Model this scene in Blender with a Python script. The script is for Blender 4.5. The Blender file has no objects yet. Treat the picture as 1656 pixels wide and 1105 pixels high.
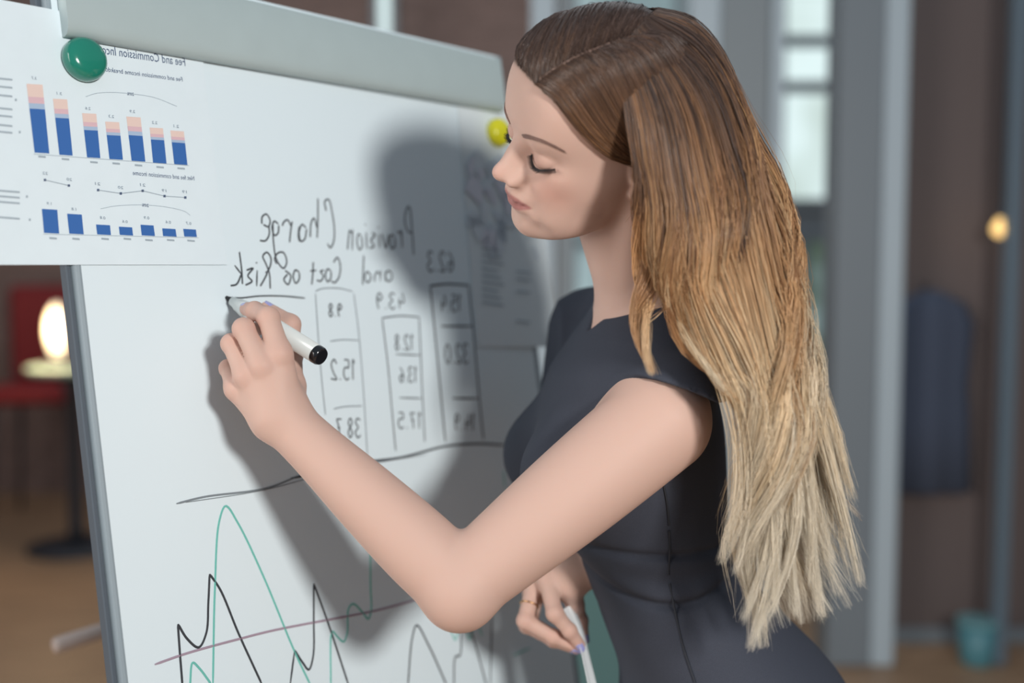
import bpy, math, random
import numpy as np
from mathutils import Vector, Matrix

SC = bpy.context.scene
COL = SC.collection
rng = np.random.default_rng(11)
random.seed(5)

# ---------------------------------------------------------------- camera
FPX, CX, CY = 1700.0, 828.0, 552.5            # focal length and centre for a 1656 x 1105 frame
PITCH = math.atan(124.5 / FPX)
CAM = np.array([0.0, 0.0, 1.45])
CR = np.array([1.0, 0, 0])
CU = np.array([0, math.sin(PITCH), math.cos(PITCH)])
CF = np.array([0, math.cos(PITCH), -math.sin(PITCH)])
cam_data = bpy.data.cameras.new('camera')
cam_data.sensor_width = 36.0
cam_data.lens = FPX / 1656.0 * 36.0
cam_data.clip_start = 0.05
cam_data.dof.use_dof = True
cam_data.dof.focus_distance = 1.06
cam_data.dof.aperture_fstop = 1.6
cam_obj = bpy.data.objects.new('camera', cam_data)
COL.objects.link(cam_obj)
cam_obj.location = Vector(CAM)
cam_obj.rotation_euler = (math.pi / 2 - PITCH, 0, 0)
SC.camera = cam_obj

# ---------------------------------------------------------------- light and exposure
SC.view_settings.view_transform = 'Standard'
SC.view_settings.look = 'None'
SC.view_settings.gamma = 1.0
SC.view_settings.use_curve_mapping = False
SC.view_settings.exposure = 0.0
world = bpy.data.worlds.new('world')
SC.world = world
world.use_nodes = True
world.node_tree.nodes['Background'].inputs[0].default_value = (0.60, 0.73, 0.86, 1)
world.node_tree.nodes['Background'].inputs[1].default_value = 0.32
key_data = bpy.data.lights.new('studio_lamp', 'AREA')
key_data.shape = 'DISK'
key_data.size = 0.34
key_data.energy = 50.0
key_data.color = (1.0, 0.97, 0.93)
key_obj = bpy.data.objects.new('studio_lamp', key_data)
COL.objects.link(key_obj)
KEY_AIM = Vector((-0.02, 1.12, 1.42))
key_obj.location = KEY_AIM + 2.5 * Vector((0.46, -0.85, 0.25))
key_obj.rotation_euler = (KEY_AIM - key_obj.location).to_track_quat('-Z', 'Y').to_euler()

fill_data = bpy.data.lights.new('side_fill_light', 'AREA')     # unseen soft fill added at the left to brighten the face
fill_data.shape = 'RECTANGLE'; fill_data.size = 1.6; fill_data.size_y = 1.8; fill_data.energy = 62.0; fill_data.color = (1.0, 0.95, 0.90)
fill_obj = bpy.data.objects.new('side_fill_light', fill_data); COL.objects.link(fill_obj)
fill_obj.location = (-2.6, -0.6, 1.9)
fill_obj.rotation_euler = (Vector((0.0, 1.05, 1.5)) - fill_obj.location).to_track_quat('-Z', 'Y').to_euler()
top_data = bpy.data.lights.new('overhead_fill', 'AREA'); top_data.shape = 'RECTANGLE'; top_data.size = 4.0; top_data.size_y = 1.5; top_data.energy = 26.0; top_data.color = (0.95, 0.98, 1.0)  # unseen overhead fill, added to lift the background
top_obj = bpy.data.objects.new('overhead_fill', top_data); COL.objects.link(top_obj); top_obj.location = (0.0, 4.4, 3.9); top_obj.rotation_euler = (0.0, 0, 0)

# ---------------------------------------------------------------- helpers
def C3(px, py, Z):
    """direction through a frame point at depth Z, as a world point"""
    return CAM + Z * ((px - CX) / FPX * CR - (py - CY) / FPX * CU + CF)

def lin(c):
    """sRGB 0..255 to linear"""
    out = []
    for v in c:
        v = v / 255.0
        out.append(v / 12.92 if v <= 0.04045 else ((v + 0.055) / 1.055) ** 2.4)
    return tuple(out)

def mat(name, color, rough=0.5, metal=0.0, spec=0.5, emit=None, estr=0.0, noise=None, bump=None, sss=0.0, sss_r=(0.012, 0.004, 0.002), attr=None, coat=0.0):
    m = bpy.data.materials.new(name)
    m.use_nodes = True
    nt = m.node_tree
    b = nt.nodes['Principled BSDF']
    col = lin(color) if max(color) > 1.0 else tuple(color)
    b.inputs['Base Color'].default_value = (*col, 1)
    b.inputs['Roughness'].default_value = rough
    b.inputs['Metallic'].default_value = metal
    b.inputs['Specular IOR Level'].default_value = spec
    b.inputs['Coat Weight'].default_value = coat
    if emit is not None:
        b.inputs['Emission Color'].default_value = (*lin(emit), 1)
        b.inputs['Emission Strength'].default_value = estr
    if sss:
        b.inputs['Subsurface Weight'].default_value = sss
        b.inputs['Subsurface Radius'].default_value = sss_r
        b.inputs['Subsurface Scale'].default_value = 1.0
    src = None
    if attr:
        a = nt.nodes.new('ShaderNodeAttribute'); a.attribute_name = attr
        nt.links.new(a.outputs['Color'], b.inputs['Base Color']); src = a.outputs['Color']
    if noise:
        scale, amt = noise[0], noise[1]
        tc = nt.nodes.new('ShaderNodeTexCoord')
        mp = nt.nodes.new('ShaderNodeMapping')
        if len(noise) > 2: mp.inputs['Scale'].default_value = noise[2]
        n = nt.nodes.new('ShaderNodeTexNoise'); n.inputs['Scale'].default_value = scale; n.inputs['Detail'].default_value = 5
        nt.links.new(tc.outputs['Object'], mp.inputs['Vector']); nt.links.new(mp.outputs['Vector'], n.inputs['Vector'])
        r = nt.nodes.new('ShaderNodeMapRange'); r.inputs[1].default_value = 0.25; r.inputs[2].default_value = 0.75
        r.inputs[3].default_value = 1 - amt; r.inputs[4].default_value = 1 + amt
        nt.links.new(n.outputs['Fac'], r.inputs[0])
        mx = nt.nodes.new('ShaderNodeMix'); mx.data_type = 'RGBA'; mx.blend_type = 'MULTIPLY'; mx.inputs[0].default_value = 1
        if src: nt.links.new(src, mx.inputs[6])
        else: mx.inputs[6].default_value = (*col, 1)
        nt.links.new(r.outputs[0], mx.inputs[7])
        nt.links.new(mx.outputs[2], b.inputs['Base Color'])
    if bump:
        tc2 = nt.nodes.new('ShaderNodeTexCoord'); n2 = nt.nodes.new('ShaderNodeTexNoise')
        n2.inputs['Scale'].default_value = bump[0]; n2.inputs['Detail'].default_value = 3
        bp = nt.nodes.new('ShaderNodeBump'); bp.inputs['Strength'].default_value = bump[1]; bp.inputs['Distance'].default_value = bump[2]
        nt.links.new(tc2.outputs['Object'], n2.inputs['Vector']); nt.links.new(n2.outputs['Fac'], bp.inputs['Height'])
        nt.links.new(bp.outputs['Normal'], b.inputs['Normal'])
    return m

def link(name, me, m=None, parent=None, smooth=False):
    o = bpy.data.objects.new(name, me)
    COL.objects.link(o)
    if m is not None: me.materials.append(m)
    if parent is not None: o.parent = parent
    if smooth:
        me.polygons.foreach_set('use_smooth', np.ones(len(me.polygons), dtype=bool))
    return o

def mesh_obj(name, verts, faces, m=None, parent=None, smooth=False):
    me = bpy.data.meshes.new(name)
    me.from_pydata([tuple(map(float, v)) for v in verts], [], faces)
    me.update()
    return link(name, me, m, parent, smooth)

def np_mesh(name, V, quads, m=None, parent=None, smooth=True, colors=None):
    """fast mesh from arrays of vertices and equal-sized faces"""
    me = bpy.data.meshes.new(name)
    n = quads.shape[1]
    me.vertices.add(len(V)); me.vertices.foreach_set('co', np.ascontiguousarray(V, dtype=np.float32).ravel())
    me.loops.add(quads.size); me.loops.foreach_set('vertex_index', quads.astype(np.int32).ravel())
    me.polygons.add(len(quads))
    me.polygons.foreach_set('loop_start', np.arange(0, quads.size, n, dtype=np.int32))
    me.update(calc_edges=True)
    me.validate()
    if colors is not None:
        a = me.color_attributes.new('Col', 'FLOAT_COLOR', 'POINT')
        a.data.foreach_set('color', np.ascontiguousarray(np.c_[colors, np.ones(len(colors))], dtype=np.float32).ravel())
    return link(name, me, m, parent, smooth)

def tag(o, label=None, cat=None, group=None, kind=None):
    if label: o['label'] = label
    if cat: o['category'] = cat
    if group: o['group'] = group
    if kind: o['kind'] = kind
    return o

def empty(name, loc):
    o = bpy.data.objects.new(name, None); COL.objects.link(o); o.location = Vector(loc); o.empty_display_size = 0.05
    bpy.context.view_layer.update()
    return o

def adopt(child, parent):
    """parent while the child keeps its world coordinates"""
    child.parent = parent
    child.matrix_parent_inverse = Matrix.Translation(parent.location).inverted()
    return child

def box_vf(c, ex, ey, ez, bev=0.0):
    """oriented box: centre and three half-extent vectors; chamfered when bev is given"""
    c, ex, ey, ez = [np.asarray(q, float) for q in (c, ex, ey, ez)]
    if bev <= 0:
        V = [c + sx * ex + sy * ey + sz * ez for sx in (-1, 1) for sy in (-1, 1) for sz in (-1, 1)]
        Fc = [(0, 1, 3, 2), (4, 6, 7, 5), (0, 4, 5, 1), (2, 3, 7, 6), (0, 2, 6, 4), (1, 5, 7, 3)]
        return V, Fc
    L = [np.linalg.norm(q) for q in (ex, ey, ez)]
    k = [max(0.0, 1 - bev / q) for q in L]
    V, idx = [], {}
    for sx in (-1, 1):
        for sy in (-1, 1):
            for sz in (-1, 1):
                for a in range(3):
                    f = [k[0], k[1], k[2]]; f[a] = 1.0
                    idx[(sx, sy, sz, a)] = len(V)
                    V.append(c + sx * f[0] * ex + sy * f[1] * ey + sz * f[2] * ez)
    Fc = []
    for s in (-1, 1):
        q = lambda a, b: [idx[(s, a, b, 0)] for a, b in ((-1, -1), (1, -1), (1, 1), (-1, 1))]
        Fc.append([idx[(s, a, b, 0)] for a, b in ((-1, -1), (1, -1), (1, 1), (-1, 1))])
        Fc.append([idx[(a, s, b, 1)] for a, b in ((-1, -1), (1, -1), (1, 1), (-1, 1))])
        Fc.append([idx[(a, b, s, 2)] for a, b in ((-1, -1), (1, -1), (1, 1), (-1, 1))])
    for s in (-1, 1):
        for t in (-1, 1):
            Fc.append([idx[(s, t, -1, 0)], idx[(s, t, 1, 0)], idx[(s, t, 1, 1)], idx[(s, t, -1, 1)]])
            Fc.append([idx[(s, -1, t, 0)], idx[(s, 1, t, 0)], idx[(s, 1, t, 2)], idx[(s, -1, t, 2)]])
            Fc.append([idx[(-1, s, t, 1)], idx[(1, s, t, 1)], idx[(1, s, t, 2)], idx[(-1, s, t, 2)]])
    for sx in (-1, 1):
        for sy in (-1, 1):
            for sz in (-1, 1):
                Fc.append([idx[(sx, sy, sz, a)] for a in range(3)])
    return V, Fc

import bmesh
def fix_normals(o):
    bm = bmesh.new(); bm.from_mesh(o.data); bmesh.ops.recalc_face_normals(bm, faces=bm.faces); bm.to_mesh(o.data); bm.free()
    return o

def box(name, c, ex, ey, ez, m, parent=None, bev=0.0):
    V, Fc = box_vf(c, ex, ey, ez, bev)
    o = mesh_obj(name, V, Fc, m, None)
    fix_normals(o)
    if parent is not None: adopt(o, parent)
    return o

def abox(name, x0, x1, y0, y1, z0, z1, m, parent=None, bev=0.0):
    return box(name, ((x0 + x1) / 2, (y0 + y1) / 2, (z0 + z1) / 2), ((x1 - x0) / 2, 0, 0), (0, (y1 - y0) / 2, 0), (0, 0, (z1 - z0) / 2), m, parent, bev)

def catmull(pts, n):
    """resample a polyline of control points to n points on a smooth curve"""
    P = np.asarray(pts, float)
    if len(P) == 2:
        t = np.linspace(0, 1, n)[:, None]; return P[0] * (1 - t) + P[1] * t
    d = np.r_[0, np.cumsum(np.maximum(np.linalg.norm(np.diff(P, axis=0), axis=1), 1e-9) ** 0.5)]
    T = np.linspace(0, d[-1], n)
    Q = np.vstack([2 * P[0] - P[1], P, 2 * P[-1] - P[-2]])
    D = np.r_[-(d[1] - d[0]), d, 2 * d[-1] - d[-2]]
    i = np.clip(np.searchsorted(d, T, side='right') - 1, 0, len(P) - 2)
    k = i + 1
    t0, t1, t2, t3 = D[k - 1][:, None], D[k][:, None], D[k + 1][:, None], D[k + 2][:, None]
    p0, p1, p2, p3 = Q[k - 1], Q[k], Q[k + 1], Q[k + 2]
    t = T[:, None]
    a1 = (t1 - t) / (t1 - t0) * p0 + (t - t0) / (t1 - t0) * p1
    a2 = (t2 - t) / (t2 - t1) * p1 + (t - t1) / (t2 - t1) * p2
    a3 = (t3 - t) / (t3 - t2) * p2 + (t - t2) / (t3 - t2) * p3
    b1 = (t2 - t) / (t2 - t0) * a1 + (t - t0) / (t2 - t0) * a2
    b2 = (t3 - t) / (t3 - t1) * a2 + (t - t1) / (t3 - t1) * a3
    return (t2 - t) / (t2 - t1) * b1 + (t - t1) / (t2 - t1) * b2

def tubes(curves, radii, sides=3, twist=0.0):
    """curves: (N, K, 3); radii: (N, K). returns verts and quads of open tubes"""
    N, K, _ = curves.shape
    T = np.gradient(curves, axis=1)
    T /= np.linalg.norm(T, axis=2, keepdims=True) + 1e-12
    ref = np.zeros_like(T); ref[..., 1] = 1.0
    bad = np.abs(T[..., 1]) > 0.95
    ref[bad] = (1, 0, 0)
    A = np.cross(T, ref); A /= np.linalg.norm(A, axis=2, keepdims=True) + 1e-12
    Bv = np.cross(T, A)
    out = np.empty((N, K, sides, 3))
    for s in range(sides):
        a = 2 * math.pi * s / sides + twist
        out[:, :, s] = curves + radii[..., None] * (math.cos(a) * A + math.sin(a) * Bv)
    idx = np.arange(N * K * sides).reshape(N, K, sides)
    q = []
    for s in range(sides):
        s2 = (s + 1) % sides
        q.append(np.stack([idx[:, :-1, s], idx[:, :-1, s2], idx[:, 1:, s2], idx[:, 1:, s]], -1).reshape(-1, 4))
    return out.reshape(-1, 3), np.concatenate(q)

def rod(name, a, b, r, m, parent=None, sides=20, r2=None, caps=True):
    a, b = np.asarray(a, float), np.asarray(b, float)
    return lathe(name, a, b - a, [(0.0, r), (1.0, r if r2 is None else r2)], m, parent, sides)

def lathe(name, a, axis, prof, m, parent=None, sides=28, smooth=True):
    """surface of revolution: prof = [(t along the axis vector, radius)], closed at both ends"""
    a, axis = np.asarray(a, float), np.asarray(axis, float)
    d = axis / np.linalg.norm(axis)
    r0 = np.array([0, 0, 1.0]) if abs(d[2]) < 0.9 else np.array([1.0, 0, 0])
    e1 = np.cross(d, r0); e1 /= np.linalg.norm(e1); e2 = np.cross(d, e1)
    V, Fc = [], []
    for t, r in prof:
        for s in range(sides):
            an = 2 * math.pi * s / sides
            V.append(a + axis * t + r * (math.cos(an) * e1 + math.sin(an) * e2))
    for i in range(len(prof) - 1):
        for s in range(sides):
            s2 = (s + 1) % sides
            Fc.append((i * sides + s, i * sides + s2, (i + 1) * sides + s2, (i + 1) * sides + s))
    Fc.append(tuple(range(sides))[::-1]); Fc.append(tuple((len(prof) - 1) * sides + s for s in range(sides)))
    o = mesh_obj(name, V, Fc, m, None, False)
    fix_normals(o)
    if smooth:
        for p in o.data.polygons: p.use_smooth = len(p.vertices) == 4
    if parent is not None: adopt(o, parent)
    return o
# ================================================================ the room behind
def brick_mat(name, c1, c2, mortar):
    m = mat(name, c1, 0.85)
    nt = m.node_tree; b = nt.nodes['Principled BSDF']
    tc = nt.nodes.new('ShaderNodeTexCoord'); mp = nt.nodes.new('ShaderNodeMapping'); mp.inputs['Rotation'].default_value = (math.pi / 2, 0, 0)
    br = nt.nodes.new('ShaderNodeTexBrick'); br.inputs['Scale'].default_value = 4.0
    br.inputs['Color1'].default_value = (*lin(c1), 1); br.inputs['Color2'].default_value = (*lin(c2), 1); br.inputs['Mortar'].default_value = (*lin(mortar), 1)
    nt.links.new(tc.outputs['Object'], mp.inputs['Vector']); nt.links.new(mp.outputs['Vector'], br.inputs['Vector']); nt.links.new(br.outputs['Color'], b.inputs['Base Color'])
    return m
M_floor = mat('floor_wood', (176, 142, 112), 0.45, noise=(3.0, 0.25, (1, 6, 1)))
M_brick = brick_mat('brown_brick', (150, 126, 118), (136, 114, 106), (126, 110, 106))
M_grey = mat('grey_painted_metal', (146, 156, 162), 0.5)
M_pale = mat('pale_blue_grey_metal', (196, 212, 222), 0.45)
M_slate = mat('slate_grey_metal', (136, 146, 154), 0.5)
M_dark = mat('dark_metal', (58, 60, 66), 0.5)
M_plaster = mat('grey_plaster', (150, 152, 156), 0.8, noise=(2.0, 0.06))
def pane_mat(name, c_a, c_b, strength, scale):
    """daylight seen through the pane: soft bright patches of the buildings outside"""
    cols = (c_a, c_b)
    m = mat(name, c_a, 0.3)
    nt = m.node_tree; b = nt.nodes['Principled BSDF']
    tc = nt.nodes.new('ShaderNodeTexCoord'); n = nt.nodes.new('ShaderNodeTexNoise'); n.inputs['Scale'].default_value = scale; n.inputs['Detail'].default_value = 1
    cr = nt.nodes.new('ShaderNodeValToRGB'); cr.color_ramp.elements[0].position = 0.36; cr.color_ramp.elements[1].position = 0.6
    cr.color_ramp.elements[0].color = (*lin(cols[0]), 1); cr.color_ramp.elements[1].color = (*lin(cols[1]), 1)
    nt.links.new(tc.outputs['Object'], n.inputs['Vector']); nt.links.new(n.outputs['Fac'], cr.inputs['Fac'])
    nt.links.new(cr.outputs['Color'], b.inputs['Emission Color']); b.inputs['Emission Strength'].default_value = strength
    b.inputs['Base Color'].default_value = (0.1, 0.12, 0.12, 1)
    return m
M_day = pane_mat('daylight_pane', (196, 214, 208), (226, 246, 246), 1.0, 2.2)
M_dim = pane_mat('reflecting_pane', (120, 142, 146), (178, 200, 204), 0.9, 1.6)
M_low = pane_mat('garden_pane', (84, 104, 88), (150, 176, 178), 0.7, 3.0)

def X(px, Z): return (px - CX) / FPX * Z
def Zh(py, Z): return CAM[2] - (py - CY) / FPX * Z * math.cos(PITCH) - Z * math.sin(PITCH)
tag(abox('floor', -4.5, 4.5, -3.2, 7.2, -0.1, 0.0, M_floor), kind='structure')
tag(abox('wall_back', -4.5, 4.5, 6.6, 6.8, 0.0, 3.4, M_brick), kind='structure')
tag(abox('wall_left', -4.6, -4.5, -3.2, 6.8, 0.0, 3.4, M_brick), kind='structure')
tag(abox('wall_right', 4.5, 4.6, -3.2, 6.8, 0.0, 3.4, M_plaster), kind='structure')

def window(name, px0, px1, z0, z1, y, m, bars_v=(), bars_h=(), frame=0.05, fm=None):
    fm = fm or M_slate
    w = empty(name, ((X(px0, y) + X(px1, y)) / 2, y, z0)); w['kind'] = 'structure'
    x0, x1 = X(px0, y), X(px1, y)
    xs = [x0] + [X(p_, y) for p_ in bars_v] + [x1]; zs = [z0] + sorted(bars_h) + [z1]
    for a, b in zip(xs[:-1], xs[1:]):
        for c, d in zip(zs[:-1], zs[1:]):
            abox('pane', a + 0.02, b - 0.02, y + 0.01, y + 0.02, c + 0.02, d - 0.02, m if not callable(m) else m(c), w)
    for xx in xs: abox('window_bar', xx - frame / 2, xx + frame / 2, y - 0.03, y + 0.04, z0, z1, fm, w)
    for zz in zs: abox('window_bar', x0, x1, y - 0.035, y + 0.035, zz - frame / 2, zz + frame / 2, fm, w)
    return w
yb = 6.5
window('window_1', 1252, 1386, Zh(332, yb), 3.35, yb, M_day, (), (Zh(146, yb), Zh(74, yb)), 0.07)
window('window_2', 925, 1112, Zh(500, yb), 3.35, yb, lambda c: M_dim, (1000, 1092), (Zh(395, yb),), 0.05, M_grey)
window('window_3', 1258, 1350, Zh(620, yb), Zh(385, yb), yb, M_low, (1300,), (), 0.05)
window('window_4', 612, 640, 1.9, 3.35, yb, M_day, (), (), 0.04, M_grey)
abox('window_panel', X(1240, yb), X(1392, yb), yb - 0.01, yb + 0.03, Zh(386, yb), Zh(334, yb), M_slate)['kind'] = 'structure'
bpy.data.objects['window_panel'].name = 'trim_1'

# glazed partition: posts in front of the back wall
def post(name, px0, px1, Z, m, depth=0.12, label='', z1=3.3):
    o = abox(name, X(px0, Z), X(px1, Z), Z, Z + depth, 0.0, z1, m, None, 0.008)
    return o
yp = 3.7
for i, (p0, p1, m_, dp) in enumerate([(858, 898, M_pale, 0.10), (902, 930, M_grey, 0.06), (1112, 1160, M_pale, 0.10), (1160, 1240, M_grey, 0.12), (1242, 1262, M_pale, 0.06), (1350, 1424, M_slate, 0.16), (1424, 1462, M_pale, 0.10), (1628, 1650, mat('blue_grey_edge', (110, 128, 142), 0.4), 0.06)]):
    o = post('trim_%d' % (i + 2), p0, p1, yp, m_, dp); o['kind'] = 'structure'

# pendant bulb by the brick wall
def pendant(px, py, Z, r, label, em, strength):
    c = np.array(C3(px, py, Z)); root = empty('pendant_lamp', (c[0], c[1], c[2] - r))
    m_b = mat('lit_bulb', em, 0.4, emit=em, estr=strength)
    prof = [(0.0, 0.15 * r), (0.05, 0.5 * r), (0.2, 0.85 * r), (0.42, r), (0.65, 0.82 * r), (0.85, 0.5 * r), (1.0, 0.38 * r)]
    lathe('bulb', c - np.array([0, 0, r]), (0, 0, 2.3 * r), prof, m_b, root, 20)
    lathe('socket', c + np.array([0, 0, 1.25 * r]), (0, 0, 1.4 * r), [(0, 0.42 * r), (0.7, 0.42 * r), (1, 0.2 * r)], M_dark, root, 16)
    rod('cord', c + np.array([0, 0, 2.6 * r]), (c[0], c[1], 3.35), 0.006, M_dark, root, 8)
    tag(root, label, 'lamp'); return root
pendant(1618, 370, 3.75, 0.030, 'small warm pendant bulb hanging before the brown brick wall', (250, 205, 130), 1.5)

# bar table with a glowing globe and a red chair, far behind the board
def bar_table():
    Z = 5.3; x = X(112, Z); root = empty('bar_table', (x, Z, 0)); zt = Zh(592, Z)
    m_t = mat('pale_green_top', (190, 214, 200), 0.4)
    lathe('table_top', (x, Z, zt - 0.035), (0, 0, 0.035), [(0, 0.20), (0.3, 0.215), (0.8, 0.215), (1, 0.205)], m_t, root, 40)
    lathe('pedestal', (x, Z, 0.02), (0, 0, zt - 0.055), [(0, 0.05), (0.1, 0.036), (0.9, 0.036), (1, 0.08)], M_dark, root, 20)
    lathe('base', (x, Z, 0.0), (0, 0, 0.03), [(0, 0.24), (0.6, 0.24), (1, 0.10)], M_dark, root, 32)
    tag(root, 'round high bar table with pale green top behind the flip chart', 'table')
    return x, Z, zt
tx, tz, tt = bar_table()
gl = np.array([X(94, tz), tz - 0.02, tt])
gr = empty('globe_lamp', gl)
lathe('lamp_base', gl, (0, 0, 0.05), [(0, 0.07), (0.4, 0.07), (1, 0.035)], M_dark, gr, 24)
lathe('globe', gl + np.array([0, 0, 0.045]), (0, 0, 0.27), [(0, 0.02), (0.08, 0.036), (0.3, 0.052), (0.5, 0.056), (0.72, 0.050), (0.9, 0.034), (1, 0.010)], mat('glowing_globe', (255, 240, 210), 0.4, emit=(255, 238, 205), estr=1.3), gr, 28)
gp = bpy.data.lights.new('globe_light', 'POINT'); gp.energy = 9.0; gp.color = (1.0, 0.72, 0.42); gp.shadow_soft_size = 0.06
gpo = bpy.data.objects.new('globe_light', gp); COL.objects.link(gpo); gpo.location = (gl[0], gl[1] - 0.14, gl[2] + 0.2)
tag(gr, 'glowing white globe lamp standing on the high table', 'lamp')
def chair(name, x, y, zs, w, m, label, rot=0.0, back=0.55, legm=None):
    root = empty(name, (x, y, 0)); c, s = math.cos(rot), math.sin(rot)
    ex, ey = np.array([c, s, 0]), np.array([-s, c, 0]); o_ = np.array([x, y, 0])
    box('seat', o_ + np.array([0, 0, zs - 0.05]), ex * w / 2, ey * w / 2, (0, 0, 0.05), m, root, 0.03)
    box('backrest', o_ + ey * (w / 2 - 0.03) + np.array([0, 0, zs + back / 2]), ex * w / 2, ey * 0.04 + np.array([0, 0, 0.0]), (0, 0, back / 2), m, root, 0.03)
    for sx in (-1, 1):
        for sy in (-1, 1):
            a = o_ + ex * sx * (w / 2 - 0.05) + ey * sy * (w / 2 - 0.05)
            rod('leg', a + np.array([0, 0, zs - 0.09]), a + ex * sx * 0.03 + ey * sy * 0.03, 0.016, legm or M_dark, root, 12, 0.011)
    return tag(root, label, 'chair')
chair('bar_chair', X(60, 5.9), 5.95, 0.78, 0.50, mat('red_upholstery', (128, 34, 40), 0.7), 'red upholstered bar chair behind the high table', 0.1, 0.55)

# brown panelled partition on the right, with a coat on a hook and a small bin
M_brown = mat('dark_brown_panel', (116, 104, 102), 0.7, noise=(1.2, 0.08, (3, 1, 0.4)))
for k in range(4):
    x0 = X(1462, 3.92) + k * 0.55
    p_ = abox('panel', x0, x0 + 0.546, 3.95, 4.0, 0.06, 3.3, M_brown)
    if k == 0: wp = p_; wp.name = 'wall_partition'; wp['kind'] = 'structure'
    else: p_.parent = wp
bb = abox('baseboard_partition', X(1462, 3.92), X(1462, 3.92) + 2.2, 3.94, 4.0, 0.0, 0.06, M_slate); bb['kind'] = 'structure'
def coat(px, z0, z1, y):
    x = X(px, y); rows = [(z1, 0.03, 0.02), (z1 - 0.05, 0.13, 0.04), (z1 - 0.12, 0.165, 0.055), (z1 - 0.35, 0.15, 0.055), (z0 + 0.3, 0.16, 0.055), (z0, 0.175, 0.05)]
    V, Fc, n = [], [], 24
    for z, a, b in rows:
        for k in range(n):
            t = 2 * math.pi * k / n
            V.append((x + a * math.cos(t) * (1 + 0.05 * math.sin(5 * t)), y + b * math.sin(t) * (1 + 0.25 * math.sin(7 * t)), z))
    for i in range(len(rows) - 1):
        for k in range(n): Fc.append((i * n + k, i * n + (k + 1) % n, (i + 1) * n + (k + 1) % n, (i + 1) * n + k))
    Fc.append(tuple(range(n))); Fc.append(tuple((len(rows) - 1) * n + k for k in range(n))[::-1])
    root = empty('coat', (x, y, z0))
    o = fix_normals(mesh_obj('coat_body', V, Fc, mat('dark_blue_cloth', (78, 88, 108), 0.9), None, True)); adopt(o, root)
    rod('hook', (x, y + 0.02, z1 - 0.01), (x, 3.95, z1 + 0.02), 0.006, M_dark, root, 10)
    return tag(root, 'dark blue coat hanging on the brown panelled partition', 'coat')
coat(1505, Zh(800, 3.88), Zh(470, 3.88), 3.885)
bx, by = X(1602, 3.72), 3.74
br_ = empty('waste_bin', (bx, by, 0))
lathe('bin_body', (bx, by, 0), (0, 0, 0.15), [(0, 0.052), (0.05, 0.056), (1, 0.068)], mat('teal_plastic', (92, 150, 162), 0.35), br_, 28)
lathe('bin_rim', (bx, by, 0.148), (0, 0, 0.014), [(0, 0.069), (0.4, 0.074), (1, 0.072)], mat('pale_teal_plastic', (130, 180, 186), 0.35), br_, 28)
tag(br_, 'small teal waste bin on the floor by the brown partition', 'bin')

# low teal bench behind the woman
def bench(px0, px1, Z, zt):
    x0, x1 = X(px0, Z), X(px1, Z); root = empty('bench', ((x0 + x1) / 2, Z + 0.25, 0)); m_ = mat('teal_cloth', (112, 150, 148), 0.8)
    abox('seat_cushion', x0, x1, Z, Z + 0.5, zt - 0.14, zt, m_, root, 0.03)
    abox('bench_base', x0 + 0.02, x1 - 0.02, Z + 0.02, Z + 0.48, 0.10, zt - 0.142, mat('dark_teal_cloth', (92, 128, 128), 0.8), root, 0.01)
    for xx in (x0 + 0.08, x1 - 0.08):
        for yy in (Z + 0.08, Z + 0.42): rod('leg', (xx, yy, 0.10), (xx, yy, 0.0), 0.02, M_dark, root, 12)
    return tag(root, 'low teal upholstered bench behind the woman', 'bench')
bench(850, 1075, 3.0, Zh(880, 3.0))
# ================================================================ implicit-surface modelling tools
def smin(a, b, k):
    h = np.clip(0.5 + 0.5 * (b - a) / k, 0, 1)
    return b * (1 - h) + a * h - k * h * (1 - h)

def smax(a, b, k):
    return -smin(-a, -b, k)

def rcone(p, a, b, r1, r2):
    """tapered capsule"""
    a = np.asarray(a, float); b = np.asarray(b, float)
    ba = b - a; l2 = ba @ ba
    t = np.clip(((p - a) @ ba) / l2, 0, 1)
    d = p - a - t[:, None] * ba
    return np.sqrt(np.einsum('ij,ij->i', d, d)) - (r1 + (r2 - r1) * t)

def ellip(p, c, r, ax=None):
    q = p - np.asarray(c, float)
    if ax is not None: q = q @ np.asarray(ax, float).T
    r = np.asarray(r, float)
    k0 = np.sqrt((((q / r)) ** 2).sum(1)); k1 = np.sqrt(((q / (r * r)) ** 2).sum(1))
    return k0 * (k0 - 1.0) / np.maximum(k1, 1e-9)

def boxed(p, lo, hi, pad, fn):
    """evaluate fn only inside a padded box, a distance bound elsewhere"""
    lo = np.asarray(lo) - pad; hi = np.asarray(hi) + pad
    q = np.maximum(np.maximum(lo - p, p - hi), 0)
    out = np.sqrt((q * q).sum(1)) + pad
    m = (out <= pad + 1e-12)
    if m.any(): out[m] = fn(p[m])
    return out

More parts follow.
